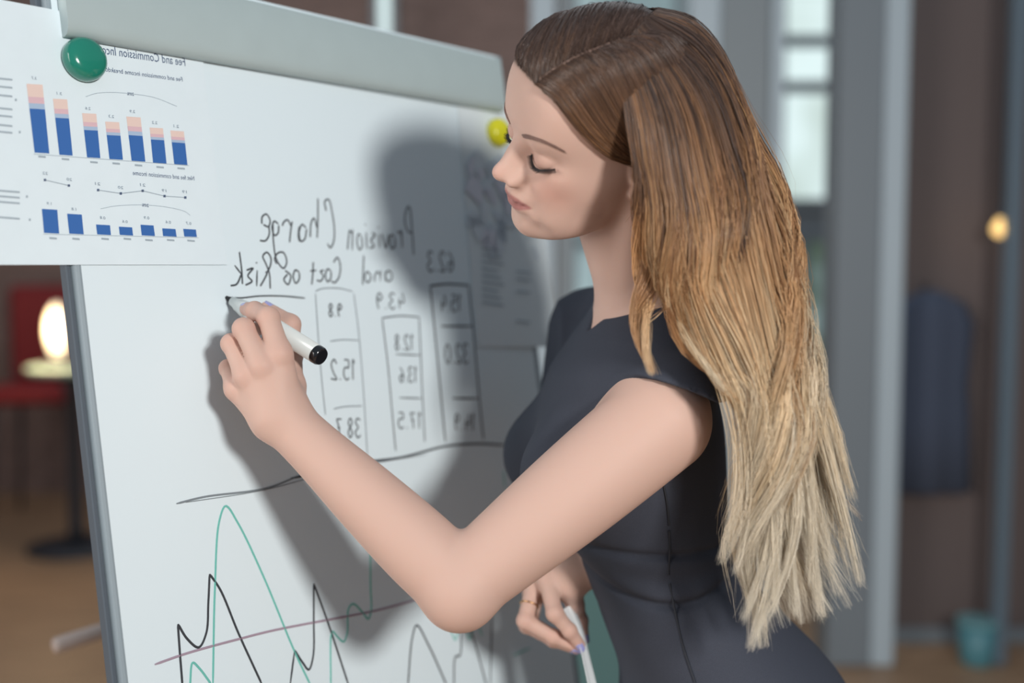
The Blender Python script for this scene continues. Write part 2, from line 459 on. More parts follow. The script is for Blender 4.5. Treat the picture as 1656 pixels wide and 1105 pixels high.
def surface_nets(f, lo, hi, h, B=8, slack=2.2):
    """polygonise f = 0 on a sparse grid of cell size h; returns vertices and quads"""
    lo = np.asarray(lo, float); hi = np.asarray(hi, float)
    nb = np.ceil((hi - lo) / (h * B)).astype(int)
    g = np.stack(np.meshgrid(*[np.arange(n) for n in nb], indexing='ij'), -1).reshape(-1, 3)
    cen = lo + (g + 0.5) * h * B
    d = f(cen)
    keep = g[np.abs(d) < h * B * 0.87 * slack]
    loc = np.stack(np.meshgrid(*[np.arange(B + 1)] * 3, indexing='ij'), -1).reshape(-1, 3)
    S = nb * B + 2
    enc = lambda q: (q[:, 0].astype(np.int64) * S[1] + q[:, 1]) * S[2] + q[:, 2]
    pts = (keep[:, None, :] * B + loc[None]).reshape(-1, 3)
    key = np.unique(enc(pts))
    ijk = np.stack([key // (S[1] * S[2]), (key // S[2]) % S[1], key % S[2]], -1)
    val = np.empty(len(key))
    for s in range(0, len(key), 400000):
        val[s:s + 400000] = f(lo + ijk[s:s + 400000] * h)
    off = np.array([(a, b, c) for a in (0, 1) for b in (0, 1) for c in (0, 1)])
    st = np.array([S[1] * S[2], S[2], 1], dtype=np.int64)
    cor = np.empty((len(key), 8)); ok = np.ones(len(key), bool)
    for n, o in enumerate(off):
        k2 = key + (o @ st)
        pos = np.minimum(np.searchsorted(key, k2), len(key) - 1)
        hit = key[pos] == k2
        ok &= hit; cor[:, n] = np.where(hit, val[pos], 1.0)
    ins = cor < 0
    act = ok & ins.any(1) & ~ins.all(1)
    ckey = key[act]; cc = cor[act]; cb = ijk[act]
    acc = np.zeros((len(ckey), 3)); cnt = np.zeros(len(ckey))
    for i in range(8):
        for j in range(i + 1, 8):
            if np.abs(off[i] - off[j]).sum() != 1: continue
            a, b = cc[:, i], cc[:, j]
            m = (a < 0) != (b < 0)
            t = np.where(m, a / np.where(m, a - b, 1), 0)
            acc += np.where(m[:, None], off[i] + t[:, None] * (off[j] - off[i]), 0); cnt += m
    V = lo + (cb + acc / cnt[:, None]) * h
    quads = []
    for ax in range(3):
        e = np.zeros(3, int); e[ax] = 1
        k2 = key + (e @ st)
        pos = np.minimum(np.searchsorted(key, k2), len(key) - 1)
        hit = key[pos] == k2
        a = val; b = np.where(hit, val[pos], a)
        m = hit & ((a < 0) != (b < 0))
        base = key[m]; flip = a[m] < 0
        u = np.zeros(3, int); v = np.zeros(3, int); u[(ax + 1) % 3] = 1; v[(ax + 2) % 3] = 1
        ids = []; good = np.ones(len(base), bool)
        for s in (-u * 0, -u, -u - v, -v):
            k3 = base + (s @ st)
            ps = np.minimum(np.searchsorted(ckey, k3), len(ckey) - 1)
            good &= ckey[ps] == k3; ids.append(ps)
        q = np.stack(ids, -1)
        q[~flip] = q[~flip][:, ::-1]
        quads.append(q[good])
    return V, np.concatenate(quads)
# ================================================================ the woman: landmarks
def frame_vec(v):           # (right, up, towards the viewer) to world
    return v[0] * CR + v[1] * CU - v[2] * CF
HS = 1.013e-3               # head-local millimetres to metres
HO = C3(972.4, 228.7, 1.065)
HR = frame_vec((-0.39925, 0.57454, -0.71450)); HF = frame_vec((-0.91684, -0.24975, 0.31149)); HU = frame_vec((0.00052, 0.77945, 0.62647))
HM = np.stack([HR, HF, HU], 1)       # columns
def hl(p): return (p - HO) @ HM / HS                    # world to head-local mm
def hw(q): return HO + (np.asarray(q, float) * HS) @ HM.T  # head-local mm to world

# ---- face and skull: surface landmarks (mm; x to the side, y forward, z up, origin between the ears)
_mid = [(0, 128), (45, 121), (74, 105), (86.5, 88), (92.5, 68), (95, 52), (95.5, 41), (93, 28), (96.5, 20), (103, 9), (110, 0), (116, -8), (115.5, -13), (109, -19),
        (100, -23), (100.5, -29), (101.6, -34.5), (100.8, -38.5), (98.0, -41.5), (98.9, -45), (98.9, -48.5), (94, -57), (93.5, -64), (94.5, -71), (91, -81), (81, -87), (63, -87), (45, -82),
        (20, -78), (-20, -72), (-55, -50), (-70, -20), (-84, 10), (-90, 38), (-86, 70), (-62, 104), (-30, 122)]
_off = [(30, 89, 62), (30, 91, 44), (50, 78, 62), (51, 78, 44), (62, 58, 60), (68, 35, 50), (30, 81, 88), (50, 60, 92), (62, 30, 92), (35, 40, 117), (45, 0, 115), (60, 0, 102),
        (70, 0, 80), (74, -12, 55), (72, -12, 30), (40, -50, 104), (55, -60, 70), (64, -48, 50), (45, -78, 40), (30, -85, 60), (50, -70, 10), (40, -65, -20), (66, -25, 0), (58, -30, -25),
        (65, 48, 30), (70, 12, 25), (15, 94, 37), (30, 91.5, 34), (44, 83.5, 33), (55, 70, 30),
        (16, 83, 14), (17, 89, 24), (31, 83, 13), (31, 88, 24), (31, 90.5, 30), (46, 72, 12), (43, 79, 22), (31, 81, 4), (31, 83, -5), (20, 85, 2), (43, 78, 0),
        (7, 99.5, 10), (12, 91, 9), (8, 105, -1), (14, 94, -3), (11, 109, -12), (16.5, 100, -15), (19, 90.5, -17), (15, 97, -22), (8, 102, -22),
        (40, 80.5, -10), (52, 71, -2), (60, 55, 2), (66, 35, 3), (69, 10, 0), (28, 87, -18), (40, 80, -25), (50, 68, -25), (60, 48, -25), (64, 25, -25), (64, 5, -25), (26, 88.5, -31),
        (26, 87.5, -42.5), (35, 82, -42), (45, 72, -44), (54, 52, -47), (57, 25, -48), (57, 5, -45), (5, 102.6, -34), (12, 99.8, -36), (19, 95.2, -39.5), (5, 101.2, -38.5), (12, 99.3, -40), (12, 95.8, -42), (19, 92, -42.3),
        (8, 98.9, -48), (14, 96.9, -47), (20, 93.6, -45), (10, 93, -57), (18, 90.5, -55), (27, 86.8, -54), (12, 93, -70), (20, 88, -67), (29, 80, -64), (11, 87, -83), (22, 79, -81), (31, 70, -80),
        (40, 59, -77), (47, 42, -73), (51, 22, -66), (51, 6, -57), (25, 48, -82), (33, 30, -78), (30, 5, -72), (39, 77, -57), (50, 56, -62), (14, 96, -30), (13, 97.5, -26)]
def build_radial():
    c = np.array([0, 15.0, 8.0])
    pts = [(0, y, z) for y, z in _mid] + _off + [(-x, y, z) for x, y, z in _off]
    q = np.array(pts, float) - c
    r = np.linalg.norm(q, axis=1); dirs = q / r[:, None]
    def phi(d2): return 0.5 * d2 * np.log(d2 + 1e-12)
    def kern(a, b): return phi(np.maximum(((a[:, None] - b[None]) ** 2).sum(-1), 0))
    n = len(q)
    A = np.zeros((n + 4, n + 4)); A[:n, :n] = kern(dirs, dirs) + 2e-4 * np.eye(n)
    A[:n, n] = 1; A[:n, n + 1:] = dirs; A[n, :n] = 1; A[n + 1:, :n] = dirs.T
    w = np.linalg.solve(A, np.r_[r, np.zeros(4)])
    # tabulate: azimuth from the face (half, mirrored) and elevation
    na, ne = 361, 361
    az = np.linspace(0, math.pi, na); el = np.linspace(-math.pi / 2, math.pi / 2, ne)
    AZ, EL = np.meshgrid(az, el, indexing='ij')
    D = np.stack([np.sin(AZ) * np.cos(EL), np.cos(AZ) * np.cos(EL), np.sin(EL)], -1).reshape(-1, 3)
    T = np.concatenate([kern(D[s:s + 20000], dirs) @ w[:n] + w[n] + D[s:s + 20000] @ w[n + 1:] for s in range(0, len(D), 20000)])
    return c, T.reshape(na, ne)
RAD_C, RAD_T = build_radial()
def head_radius(q):
    """distance from the skull centre to the skin along the direction of q (mm, relative to RAD_C)"""
    az = np.arctan2(np.abs(q[:, 0]), q[:, 1]); el = np.arctan2(q[:, 2], np.hypot(q[:, 0], q[:, 1]))
    na, ne = RAD_T.shape
    a = np.clip(az / math.pi * (na - 1), 0, na - 1.001); e = np.clip((el + math.pi / 2) / math.pi * (ne - 1), 0, ne - 1.001)
    i = a.astype(int); j = e.astype(int); fa = a - i; fe = e - j
    T = RAD_T
    return (T[i, j] * (1 - fa) + T[i + 1, j] * fa) * (1 - fe) + (T[i, j + 1] * (1 - fa) + T[i + 1, j + 1] * fa) * fe

CREASE = catmull([(17, 86, 19.5), (24, 87, 22.2), (32, 86, 22.8), (40, 82.5, 20.8), (47, 75, 16)], 16)
LASHLINE = catmull([(16.5, 83.2, 11.5), (22, 85.2, 8.2), (29, 86.1, 6.2), (36, 84.6, 6.4), (42, 80.0, 8.0), (47.2, 74.2, 10.5)], 24)
def f_head(p):
    q = hl(p)
    r = q - RAD_C
    L = np.linalg.norm(r, axis=1)
    d = (L - head_radius(r)) * 0.9
    m = q.copy(); m[:, 0] = np.abs(m[:, 0])
    fr = (q[:, 1] > 50) & (np.abs(d) < 15)
    if fr.any():
        a = m[fr]; e = d[fr]
        # upper eyelid over the eyeball
        e = smin(e, np.linalg.norm(a - np.array([31.5, 73.6, 13.6]), axis=1) - 13.4, 3.0)
        # wings of the nose and tip
        e = smin(e, ellip(a, (12.5, 100.5, -16.5), (5.2, 8.0, 6.0)), 3.5)
        e = smin(e, np.linalg.norm(a - np.array([0, 109.5, -10.0]), axis=1) - 7.6, 5)
        # nostril
        e = smax(e, -ellip(a, (7.5, 104.0, -21.5), (3.0, 6.0, 3.2)), 1.5)
        # lid crease and lash line grooves
        for path, depth, rad in ((CREASE, 0.8, 1.0), (LASHLINE, 0.7, 0.8)):
            dd = np.full(len(a), 1e9)
            for s0, s1 in zip(path[:-1], path[1:]): dd = np.minimum(dd, rcone(a, s0, s1, 0, 0))
            e = e + depth * np.exp(-(dd / rad) ** 2)
        # mouth line
        ml = catmull([(0, 97.5, -41.3), (8, 97.2, -42.2), (17, 93, -42.3), (26, 87.5, -43.2)], 9)
        dd = np.full(len(a), 1e9)
        for s0, s1 in zip(ml[:-1], ml[1:]): dd = np.minimum(dd, rcone(a, s0, s1, 0, 0))
        e = e + 0.75 * np.exp(-(dd / 0.9) ** 2)
        d[fr] = e
    # ears
    er = (np.abs(q[:, 0]) > 50) & (np.abs(q[:, 1]) < 50) & (np.abs(q[:, 2]) < 60)
    if er.any():
        a = m[er] - np.array([70.0, -10.0, 2.0])
        th = math.radians(28)           # the ear stands out from the skull
        b = np.stack([a[:, 0] * math.cos(th) + a[:, 1] * math.sin(th), -a[:, 0] * math.sin(th) + a[:, 1] * math.cos(th), a[:, 2]], -1)
        disc = smax(ellip(b, (2, 0, 4), (6.5, 17, 27)), -ellip(b, (7, 3, 3), (7, 9, 16)), 2.5)
        lobe = ellip(b, (1.5, 5, -25), (4.0, 8.5, 9))
        helix = np.abs(np.sqrt((np.sqrt((b[:, 1] / 15) ** 2 + ((b[:, 2] - 5) / 24) ** 2) * 18 - 17) ** 2 + (b[:, 0] - 5) ** 2)) - 2.2
        helix = np.where(b[:, 2] > -16, helix, 9)
        tragus = np.linalg.norm(b - np.array([3.0, 12.5, 0.0]), axis=1) - 4
        ear = smin(smin(smin(disc, lobe, 3), helix, 2), tragus, 2)
        d[er] = smin(d[er], ear, 3.0)
    return d * HS

# ---- torso: horizontal sections (z, centre x, centre y, half depth, half width)
TF = np.array([-0.988, -0.154, 0]); TR = np.array([-0.154, 0.988, 0])
TORSO = np.array([
    (1.440, 0.150, 1.180, 0.040, 0.045),
    (1.400, 0.146, 1.185, 0.050, 0.075),
    (1.370, 0.140, 1.188, 0.062, 0.120),
    (1.330, 0.132, 1.190, 0.080, 0.146),
    (1.270, 0.130, 1.190, 0.098, 0.140),
    (1.210, 0.134, 1.190, 0.100, 0.130),
    (1.160, 0.148, 1.190, 0.090, 0.117),
    (1.115, 0.166, 1.190, 0.082, 0.110),
    (1.060, 0.202, 1.190, 0.096, 0.130),
    (0.970, 0.252, 1.190, 0.116, 0.160),
    (0.850, 0.262, 1.190, 0.116, 0.165),
    (0.740, 0.258, 1.190, 0.100, 0.155)])
def f_loft(p, rows, grow=0.0):
    z = np.clip(p[:, 2], rows[-1, 0], rows[0, 0])
    rz = rows[::-1]
    # smooth interpolation of the sections
    zi = np.interp(z, rz[:, 0], np.arange(len(rz)))
    i = np.clip(zi.astype(int), 0, len(rz) - 2); t = (zi - i)
    im = np.maximum(i - 1, 0); ip = np.minimum(i + 2, len(rz) - 1)
    def cr(c):
        p0, p1, p2, p3 = rz[im, c], rz[i, c], rz[i + 1, c], rz[ip, c]
        return p1 + 0.5 * t * (p2 - p0 + t * (2 * p0 - 5 * p1 + 4 * p2 - p3 + t * (3 * (p1 - p2) + p3 - p0)))
    dx = p[:, 0] - cr(1); dy = p[:, 1] - cr(2)
    a = cr(3) + grow; b = cr(4) + grow
    fo = dx * TF[0] + dy * TF[1]; ri = dx * TR[0] + dy * TR[1]
    k0 = np.sqrt((fo / a) ** 2 + (ri / b) ** 2); k1 = np.sqrt((fo / a ** 2) ** 2 + (ri / b ** 2) ** 2)
    d = k0 * (k0 - 1) / np.maximum(k1, 1e-6)
    d = np.maximum(d, -np.minimum(a, b))
    dz = np.maximum(np.maximum(p[:, 2] - rows[0, 0] - grow, rows[-1, 0] - grow - p[:, 2]), 0)
    return np.where(dz > 0, np.sqrt(np.maximum(d, 0) ** 2 + dz ** 2), d)

SHO = C3(1066, 682, 1.055); ELB = C3(744, 950, 1.015); WRI = C3(455, 674, 1.058)
FSH = np.array([0.100, 1.340, 1.362]); FEL = np.array([0.075, 1.36, 1.075]); FWR = C3(921, 930, 1.235)
def bust(p, g=0.0):
    c = np.array([0.134, 1.19, 1.225])
    n = ellip(p, c + TF * 0.072 - TR * 0.062, np.array([0.058, 0.058, 0.055]) + g)
    m = ellip(p, c + TF * 0.072 + TR * 0.062, np.array([0.058, 0.058, 0.055]) + g)
    return np.minimum(n, m)
NECK_B = np.array([0.160, 1.182, 1.375]); NECK_T = hw((0, -14, -42))
def f_torso(p, g=0.0):
    d = f_loft(p, TORSO, g)
    d = smin(d, bust(p, g), 0.03)
    return d
def f_neck(p):
    d = rcone(p, NECK_B, NECK_T, 0.050, 0.049)
    # throat and the long neck muscle
    d = smin(d, rcone(p, NECK_B + TF * 0.012 + np.array([0, 0, 0.01]), hw((0, -6, -58)), 0.022, 0.026), 0.02)
    notch = NECK_B + TF * 0.040 - TR * 0.012 + np.array([0, 0, -0.005])
    d = smin(d, rcone(p, notch, hw((-52, -14, -28)), 0.008, 0.015), 0.012)
    # shoulders slope from the neck to both joints
    d = smin(d, rcone(p, NECK_B + np.array([0.012, 0, 0.0]), SHO + np.array([0.008, 0.02, 0.022]), 0.036, 0.030), 0.035)
    d = smin(d, rcone(p, NECK_B + np.array([0.012, 0, 0.0]), FSH + np.array([0.0, -0.01, 0.012]), 0.036, 0.030), 0.035)
    # collarbones
    d = smin(d, rcone(p, notch + np.array([0, 0, -0.006]), SHO + TF * 0.02 + np.array([0, 0.01, 0.03]), 0.006, 0.006), 0.014)
    return d
def limb(p, a, b, ts, rs):
    """straight limb whose radius follows a smooth profile along its axis"""
    ba = b - a
    t = np.clip(((p - a) @ ba) / (ba @ ba), 0, 1)
    tt = np.linspace(0, 1, 65); prof = catmull(np.c_[np.asarray(ts), np.asarray(rs) * 10], 129)
    r = np.interp(t, prof[:, 0], prof[:, 1] / 10)
    d = p - a - t[:, None] * ba
    return np.sqrt(np.einsum('ij,ij->i', d, d)) - r
def f_near_arm(p):
    d = limb(p, SHO, ELB, (0, 0.3, 0.5, 0.8, 1), (0.0525, 0.0500, 0.0473, 0.0415, 0.0375))
    d2 = limb(p, ELB, WRI, (0, 0.2, 0.5, 0.8, 1), (0.0378, 0.0387, 0.0345, 0.0282, 0.0262))
    d = smin(d, d2, 0.010)
    # point of the elbow
    back = (ELB - SHO) / np.linalg.norm(ELB - SHO) + (ELB - WRI) / np.linalg.norm(ELB - WRI)
    back /= np.linalg.norm(back)
    return smin(d, np.linalg.norm(p - (ELB + back * 0.010), axis=1) - 0.0245, 0.022)
def f_far_arm(p):
    d = limb(p, FSH, FEL, (0, 0.5, 1), (0.046, 0.042, 0.036))
    return smin(d, limb(p, FEL, FWR, (0, 0.3, 0.7, 1), (0.036, 0.036, 0.029, 0.024)), 0.012)

# ---- hands: joints as (frame x, frame y, depth)
def J(*a): return [C3(*q) for q in a]
NH = dict(
    index=(J((452, 574, 1.048), (434, 514, 1.062), (412, 503, 1.083), (399, 500, 1.099)), (0.0118, 0.0106, 0.0090, 0.0074)),
    middle=(J((424, 592, 1.042), (394, 532, 1.057), (400, 535, 1.083), (414, 533, 1.1)), (0.0116, 0.0104, 0.0090, 0.0076)),
    ring=(J((398, 608, 1.048), (374, 556, 1.066), (384, 563, 1.092), (402, 565, 1.098)), (0.0108, 0.0096, 0.0085, 0.0074)),
    little=(J((381, 630, 1.062), (369, 596, 1.084), (382, 600, 1.1), (397, 600, 1.098)), (0.0096, 0.0085, 0.0076, 0.0066)),
    thumb=(J((470, 626, 1.084), (471, 574, 1.112), (469, 525, 1.114), (431, 500, 1.122)), (0.0130, 0.0115, 0.0105, 0.0080)))
NH_PALM = [(456, 668, 1.056, 452, 574, 1.052, 0.0225, 0.0125), (450, 668, 1.056, 425, 592, 1.047, 0.0225, 0.0125), (444, 670, 1.057, 399, 608, 1.053, 0.0220, 0.0115),
           (440, 674, 1.060, 382, 630, 1.066, 0.0210, 0.0105), (462, 660, 1.060, 470, 626, 1.084, 0.0210, 0.0150), (450, 650, 1.068, 440, 600, 1.072, 0.0180, 0.0130)]
FH = dict(
    index=(J((884, 936, 1.222), (897, 992, 1.196), (921, 1020, 1.199), (938, 1043, 1.205)), (0.0105, 0.0092, 0.0078, 0.0062)),
    middle=(J((864, 948, 1.236), (849, 1004, 1.214), (895, 1030, 1.212), (934, 1047, 1.214)), (0.0105, 0.0092, 0.0080, 0.0064)),
    ring=(J((862, 956, 1.256), (852, 1012, 1.245), (895, 1036, 1.236), (932, 1050, 1.228)), (0.0098, 0.0086, 0.0076, 0.0062)),
    little=(J((866, 962, 1.274), (860, 1012, 1.270), (892, 1032, 1.262), (918, 1044, 1.250)), (0.0085, 0.0075, 0.0066, 0.0054)),
    thumb=(J((917, 950, 1.224), (930, 978, 1.236), (938, 1004, 1.244), (944, 1034, 1.240)), (0.0125, 0.0102, 0.0090, 0.0066)))
FH_PALM = [(921, 930, 1.235, 884, 936, 1.225, 0.0210, 0.0125), (921, 930, 1.235, 864, 948, 1.240, 0.0210, 0.0125), (921, 930, 1.240, 862, 956, 1.258, 0.0205, 0.0115),
           (921, 930, 1.245, 868, 962, 1.274, 0.0200, 0.0105), (921, 926, 1.232, 917, 950, 1.224, 0.0200, 0.0140)]
def f_hand(p, H, PALM):
    d = None
    for a in PALM:
        c = rcone(p, C3(*a[0:3]), C3(*a[3:6]), a[6], a[7])
        d = c if d is None else smin(d, c, 0.010)
    fing = None
    for name, (js, rs) in H.items():
        e = None
        for k in range(3):
            c = rcone(p, js[k], js[k + 1], rs[k], rs[k + 1])
            if k < 2: c = smin(c, np.linalg.norm(p - js[k + 1], axis=1) - rs[k + 1] * 1.05, 0.003)
            e = c if e is None else smin(e, c, 0.0035)
        e = smin(e, d, 0.009)
        fing = e if fing is None else smin(fing, e, 0.0012)
    return fing
def hand_box(H, PALM):
    P = np.array([j for js, _ in H.values() for j in js] + [C3(*a[0:3]) for a in PALM])
    return P.min(0) - 0.03, P.max(0) + 0.03
NHB = hand_box(NH, NH_PALM); FHB = hand_box(FH, FH_PALM)
HB = (hw([(0, 0, 0)])[0] - 0.15, hw([(0, 0, 0)])[0] + 0.15)
AB = (np.minimum(np.minimum(SHO, ELB), WRI) - 0.06, np.maximum(np.maximum(SHO, ELB), WRI) + 0.06)
FB = (np.minimum(np.minimum(FSH, FEL), FWR) - 0.06, np.maximum(np.maximum(FSH, FEL), FWR) + 0.06)
LEGS = [((0.262, 1.115, 0.86), (0.275, 1.12, 0.48), 0.090, 0.056), ((0.275, 1.12, 0.48), (0.30, 1.12, 0.10), 0.054, 0.036), ((0.310, 1.12, 0.045), (0.150, 1.10, 0.030), 0.038, 0.027),
        ((0.262, 1.265, 0.86), (0.235, 1.27, 0.48), 0.090, 0.056), ((0.235, 1.27, 0.48), (0.25, 1.27, 0.10), 0.054, 0.036), ((0.260, 1.27, 0.045), (0.100, 1.25, 0.030), 0.038, 0.027)]
def f_body(p):
    d = boxed(p, (-0.1, 0.9, 0.70), (0.45, 1.5, 1.47), 0.04, f_torso)
    d = smin(d, boxed(p, (-0.1, 0.9, 1.2), (0.4, 1.5, 1.65), 0.04, f_neck), 0.03)
    d = smin(d, boxed(p, *AB, 0.04, f_near_arm), 0.022)
    d = smin(d, boxed(p, *FB, 0.04, f_far_arm), 0.022)
    d = smin(d, boxed(p, *HB, 0.03, f_head), 0.010)
    d = smin(d, boxed(p, *NHB, 0.03, lambda q: f_hand(q, NH, NH_PALM)), 0.012)
    d = smin(d, boxed(p, *FHB, 0.03, lambda q: f_hand(q, FH, FH_PALM)), 0.012)
    return d
def f_legs(p):
    d = f_torso(p, -0.002)
    for a, b, r1, r2 in LEGS: d = smin(d, rcone(p, a, b, r1, r2), 0.02)
    return np.maximum(d, 0.004 - p[:, 2])

SKIN_LO = np.array([-0.34, 0.82, 1.10]); SKIN_HI = np.array([0.36, 1.48, 1.80])
V1, Q1 = surface_nets(lambda p: np.maximum(f_body(p), np.where(p[:, 0] < 0.118, 0.94, 1.10) - p[:, 2]), (-0.34, 0.82, 0.93), (0.36, 1.48, 1.80), 0.0017)
V2, Q2 = surface_nets(lambda p: np.maximum(f_legs(p), p[:, 2] - 1.14), (-0.05, 0.95, -0.02), (0.45, 1.45, 1.18), 0.008)

PART = catmull([(-24, 86, 90), (-34, 58, 107), (-38, 24, 118), (-30, -14, 122), (-14, -46, 113)], 40)
def scalp_mask(m, q):
    # behind a line running from the forehead down past the temple to behind the ear
    y_line = np.interp(q[:, 2], [-60, -30, 0, 18, 40, 60, 75, 88, 96], [-30, -30, -24, 18, 42, 56, 70, 84, 92])
    s = 1 / (1 + np.exp(np.clip((q[:, 1] - y_line) / 1.5, -30, 30)))
    s = s * (q[:, 2] > -55) * (np.linalg.norm(q, axis=1) < 150) * np.where((np.abs(q[:, 0]) > 68) & (np.abs(q[:, 1] + 5) < 26) & (q[:, 2] < 34), 0, 1)
    d = np.full(len(q), 1e3)
    near = (q[:, 2] > 70) & (np.linalg.norm(q, axis=1) < 160)
    if near.any():
        dd = np.full(near.sum(), 1e9)
        for a, b in zip(PART[:-1:3], PART[3::3]): dd = np.minimum(dd, rcone(q[near], a, b, 0, 0))
        d[near] = dd
    return s * (1 - 0.8 * np.exp(-(d / 2.2) ** 2))
# skin colour: flush on cheeks, lips, knuckles; dark lid edge
def skin_colors(V):
    base = np.array(lin((205, 172, 158)))
    C = np.tile(base, (len(V), 1))
    q = hl(V); m = q.copy(); m[:, 0] = np.abs(m[:, 0])
    def blend(mask, col):
        C[:] = C * (1 - mask[:, None]) + np.array(lin(col)) * mask[:, None]
    g = lambda c, r: np.exp(-(((m - np.array(c)) / np.array(r)) ** 2).sum(1))
    blend(0.45 * g((44, 74, -18), (20, 22, 18)), (208, 152, 137))
    blend(0.35 * g((0, 114, -10), (10, 10, 9)), (208, 154, 140))
    blend(0.4 * g((32, 84, 14), (16, 10, 9)), (186, 145, 132))
    # lips
    x = m[:, 0]
    up = -32.5 - 1.6 * np.exp(-(x / 2.2) ** 2) - 8.6 * np.clip(x / 25.5, 0, 1) ** 2.2
    lo = -51.5 + 8.2 * np.clip(x / 25.5, 0, 1) ** 2.0
    s = lambda v: 1 / (1 + np.exp(-np.clip(v, -30, 30) / 0.45))
    lips = s(up - q[:, 2]) * s(q[:, 2] - lo) * s(25.5 - x) * (q[:, 1] > 80)
    blend(0.85 * lips, (164, 106, 104))
    near = (q[:, 1] > 55) & (q[:, 2] < 30) & (q[:, 2] > -5)
    dl = np.full(len(V), 1e3)
    if near.any():
        a = m[near]; dd = np.full(len(a), 1e9)
        for s0, s1 in zip(LASHLINE[:-1], LASHLINE[1:]): dd = np.minimum(dd, rcone(a, s0, s1, 0, 0))
        dl[near] = dd
    blend(0.95 * np.exp(-(dl / 1.0) ** 4), (44, 36, 36))
    # hair roots darken the scalp behind the hairline, the parting stays pale
    sc = scalp_mask(m, q)
    blend(0.92 * sc, (74, 57, 50))
    for H in (NH, FH):
        for n, (js, rs) in H.items():
            for k in (0, 1, 2, 3):
                dk = np.linalg.norm(V - js[k], axis=1)
                blend(0.30 * np.exp(-(dk / 0.011) ** 2), (206, 146, 132))
    return C
M_skin = mat('skin', (226, 190, 172), 0.55, spec=0.22, sss=0.12, attr='Col', bump=(900.0, 0.08, 0.0006))
VB = np.vstack([V1, V2]); QB = np.vstack([Q1, Q2 + len(V1)])
person = np_mesh('person', VB, QB, M_skin, colors=np.vstack([skin_colors(V1), np.tile(lin((205, 172, 158)), (len(V2), 1))]))
tag(person, 'young woman with long ombre hair in a black cap-sleeve dress, writing on the whiteboard', 'person')
# ================================================================ dress
VB_PT = np.array(C3(958, 536, 1.160))              # lowest point of the V neckline
def f_dress(p):
    d = f_torso(p, 0.006)
    # skirt hangs smoothly over the legs
    leg = np.maximum(limb(p, np.array([0.262, 1.19, 0.90]), np.array([0.262, 1.19, 0.50]), (0, 0.5, 1), (0.12, 0.125, 0.118)), 0.52 - p[:, 2])
    q = p.copy(); q[:, 1] = 1.19 + (q[:, 1] - 1.19) * 0.72
    leg = np.maximum(limb(q, np.array([0.262, 1.19, 0.90]), np.array([0.262, 1.19, 0.50]), (0, 0.5, 1), (0.121, 0.120, 0.112)), 0.52 - p[:, 2])
    d = smin(d, leg, 0.05)
    # yoke over the shoulders
    y = rcone(p, NECK_B + np.array([0.012, 0, 0.0]), SHO + np.array([0.006, 0.016, 0.020]), 0.043, 0.041)
    y = smin(y, rcone(p, NECK_B + np.array([0.004, 0.050, 0.034]), FSH + np.array([0.0, -0.004, 0.014]), 0.040, 0.040), 0.03)
    y = np.maximum(y, 1.25 - p[:, 2])
    d = smin(d, y, 0.035)
    # cap sleeves: flared shells cut by a hem plane
    ax = (ELB - SHO) / np.linalg.norm(ELB - SHO)
    cap = limb(p, SHO - 0.02 * ax, SHO + 0.10 * ax, (0, 0.4, 1), (0.0590, 0.0585, 0.0560))
    hp = C3(1034, 617, 1.0) - p
    hem = hp @ np.array([0.06, -0.06, 0.99]) - 3.2 * np.minimum(hp[:, 0] ** 2, 0.006)        # positive below the hem
    cap = smax(cap, hem, 0.004)
    d = smin(d, cap, 0.012)
    fax = np.array([-0.1, 0.15, -0.98])
    fcap = limb(p, FSH, FSH + 0.12 * fax, (0, 0.5, 1), (0.054, 0.055, 0.054))
    fcap = smax(fcap, (p - FSH) @ fax - 0.10, 0.004)
    d = smin(d, fcap, 0.02)
    # the far sleeve stands out stiffly and ends in a straight vertical edge
    stiff = rcone(p, FSH + np.array([0.01, -0.01, -0.002]), FSH + np.array([-0.055, 0.0, -0.014]), 0.050, 0.052)
    stiff = smax(stiff, 0.0600 - p[:, 0], 0.003)
    stiff = smax(stiff, (FSH[2] - 0.09) - p[:, 2], 0.01)
    d = smin(d, stiff, 0.012)
    # soft folds at the waist
    zz = p[:, 2]
    c = np.exp(-((p[:, 1] - 1.08) / 0.09) ** 2)
    w = 0.10 * (p[:, 0] - 0.17)
    d = d + 0.0035 * np.exp(-((zz - 1.148 - w * 0.15) / 0.0045) ** 2) * (0.35 + c) - 0.003 * np.exp(-((zz - 1.135 - 0.3 * w) / 0.012) ** 2) * c
    bow = 0.9 * (p[:, 0] - 0.155) ** 2 * 4
    d = d + 0.0045 * np.exp(-((zz - 1.094 - bow) / 0.005) ** 2) * (0.3 + c) - 0.0035 * np.exp(-((zz - 1.107 - bow) / 0.012) ** 2) * c
    # side seam of bodice and skirt
    # neck opening: a V in front, low round behind
    r = (p - VB_PT) @ TR; fo = (p - VB_PT) @ TF
    vee = (p[:, 2] - VB_PT[2]) - 1.15 * np.abs(r) * np.where(r < 0, 0.55, 1.7) + 0.25 * np.minimum(fo, 0)
    cut = -vee * 0.62
    cut = np.maximum(cut, np.linalg.norm((p - NECK_B)[:, :2], axis=1) - 0.100)
    d = smax(d, -cut, 0.0025)
    return np.maximum(d, 0.52 - p[:, 2])
VD, QD = surface_nets(lambda p: boxed(p, (-0.06, 0.92, 0.5), (0.46, 1.46, 1.46), 0.03, f_dress), (-0.06, 0.92, 0.50), (0.46, 1.46, 1.46), 0.0028)
M_dress = mat('black_dress_fabric', (62, 66, 77), 0.82, spec=0.25, noise=(1200.0, 0.12), bump=(700.0, 0.25, 0.0006))
dress = np_mesh('dress', VD, QD, M_dress, person)
tag(dress, 'black fitted dress with cap sleeves')
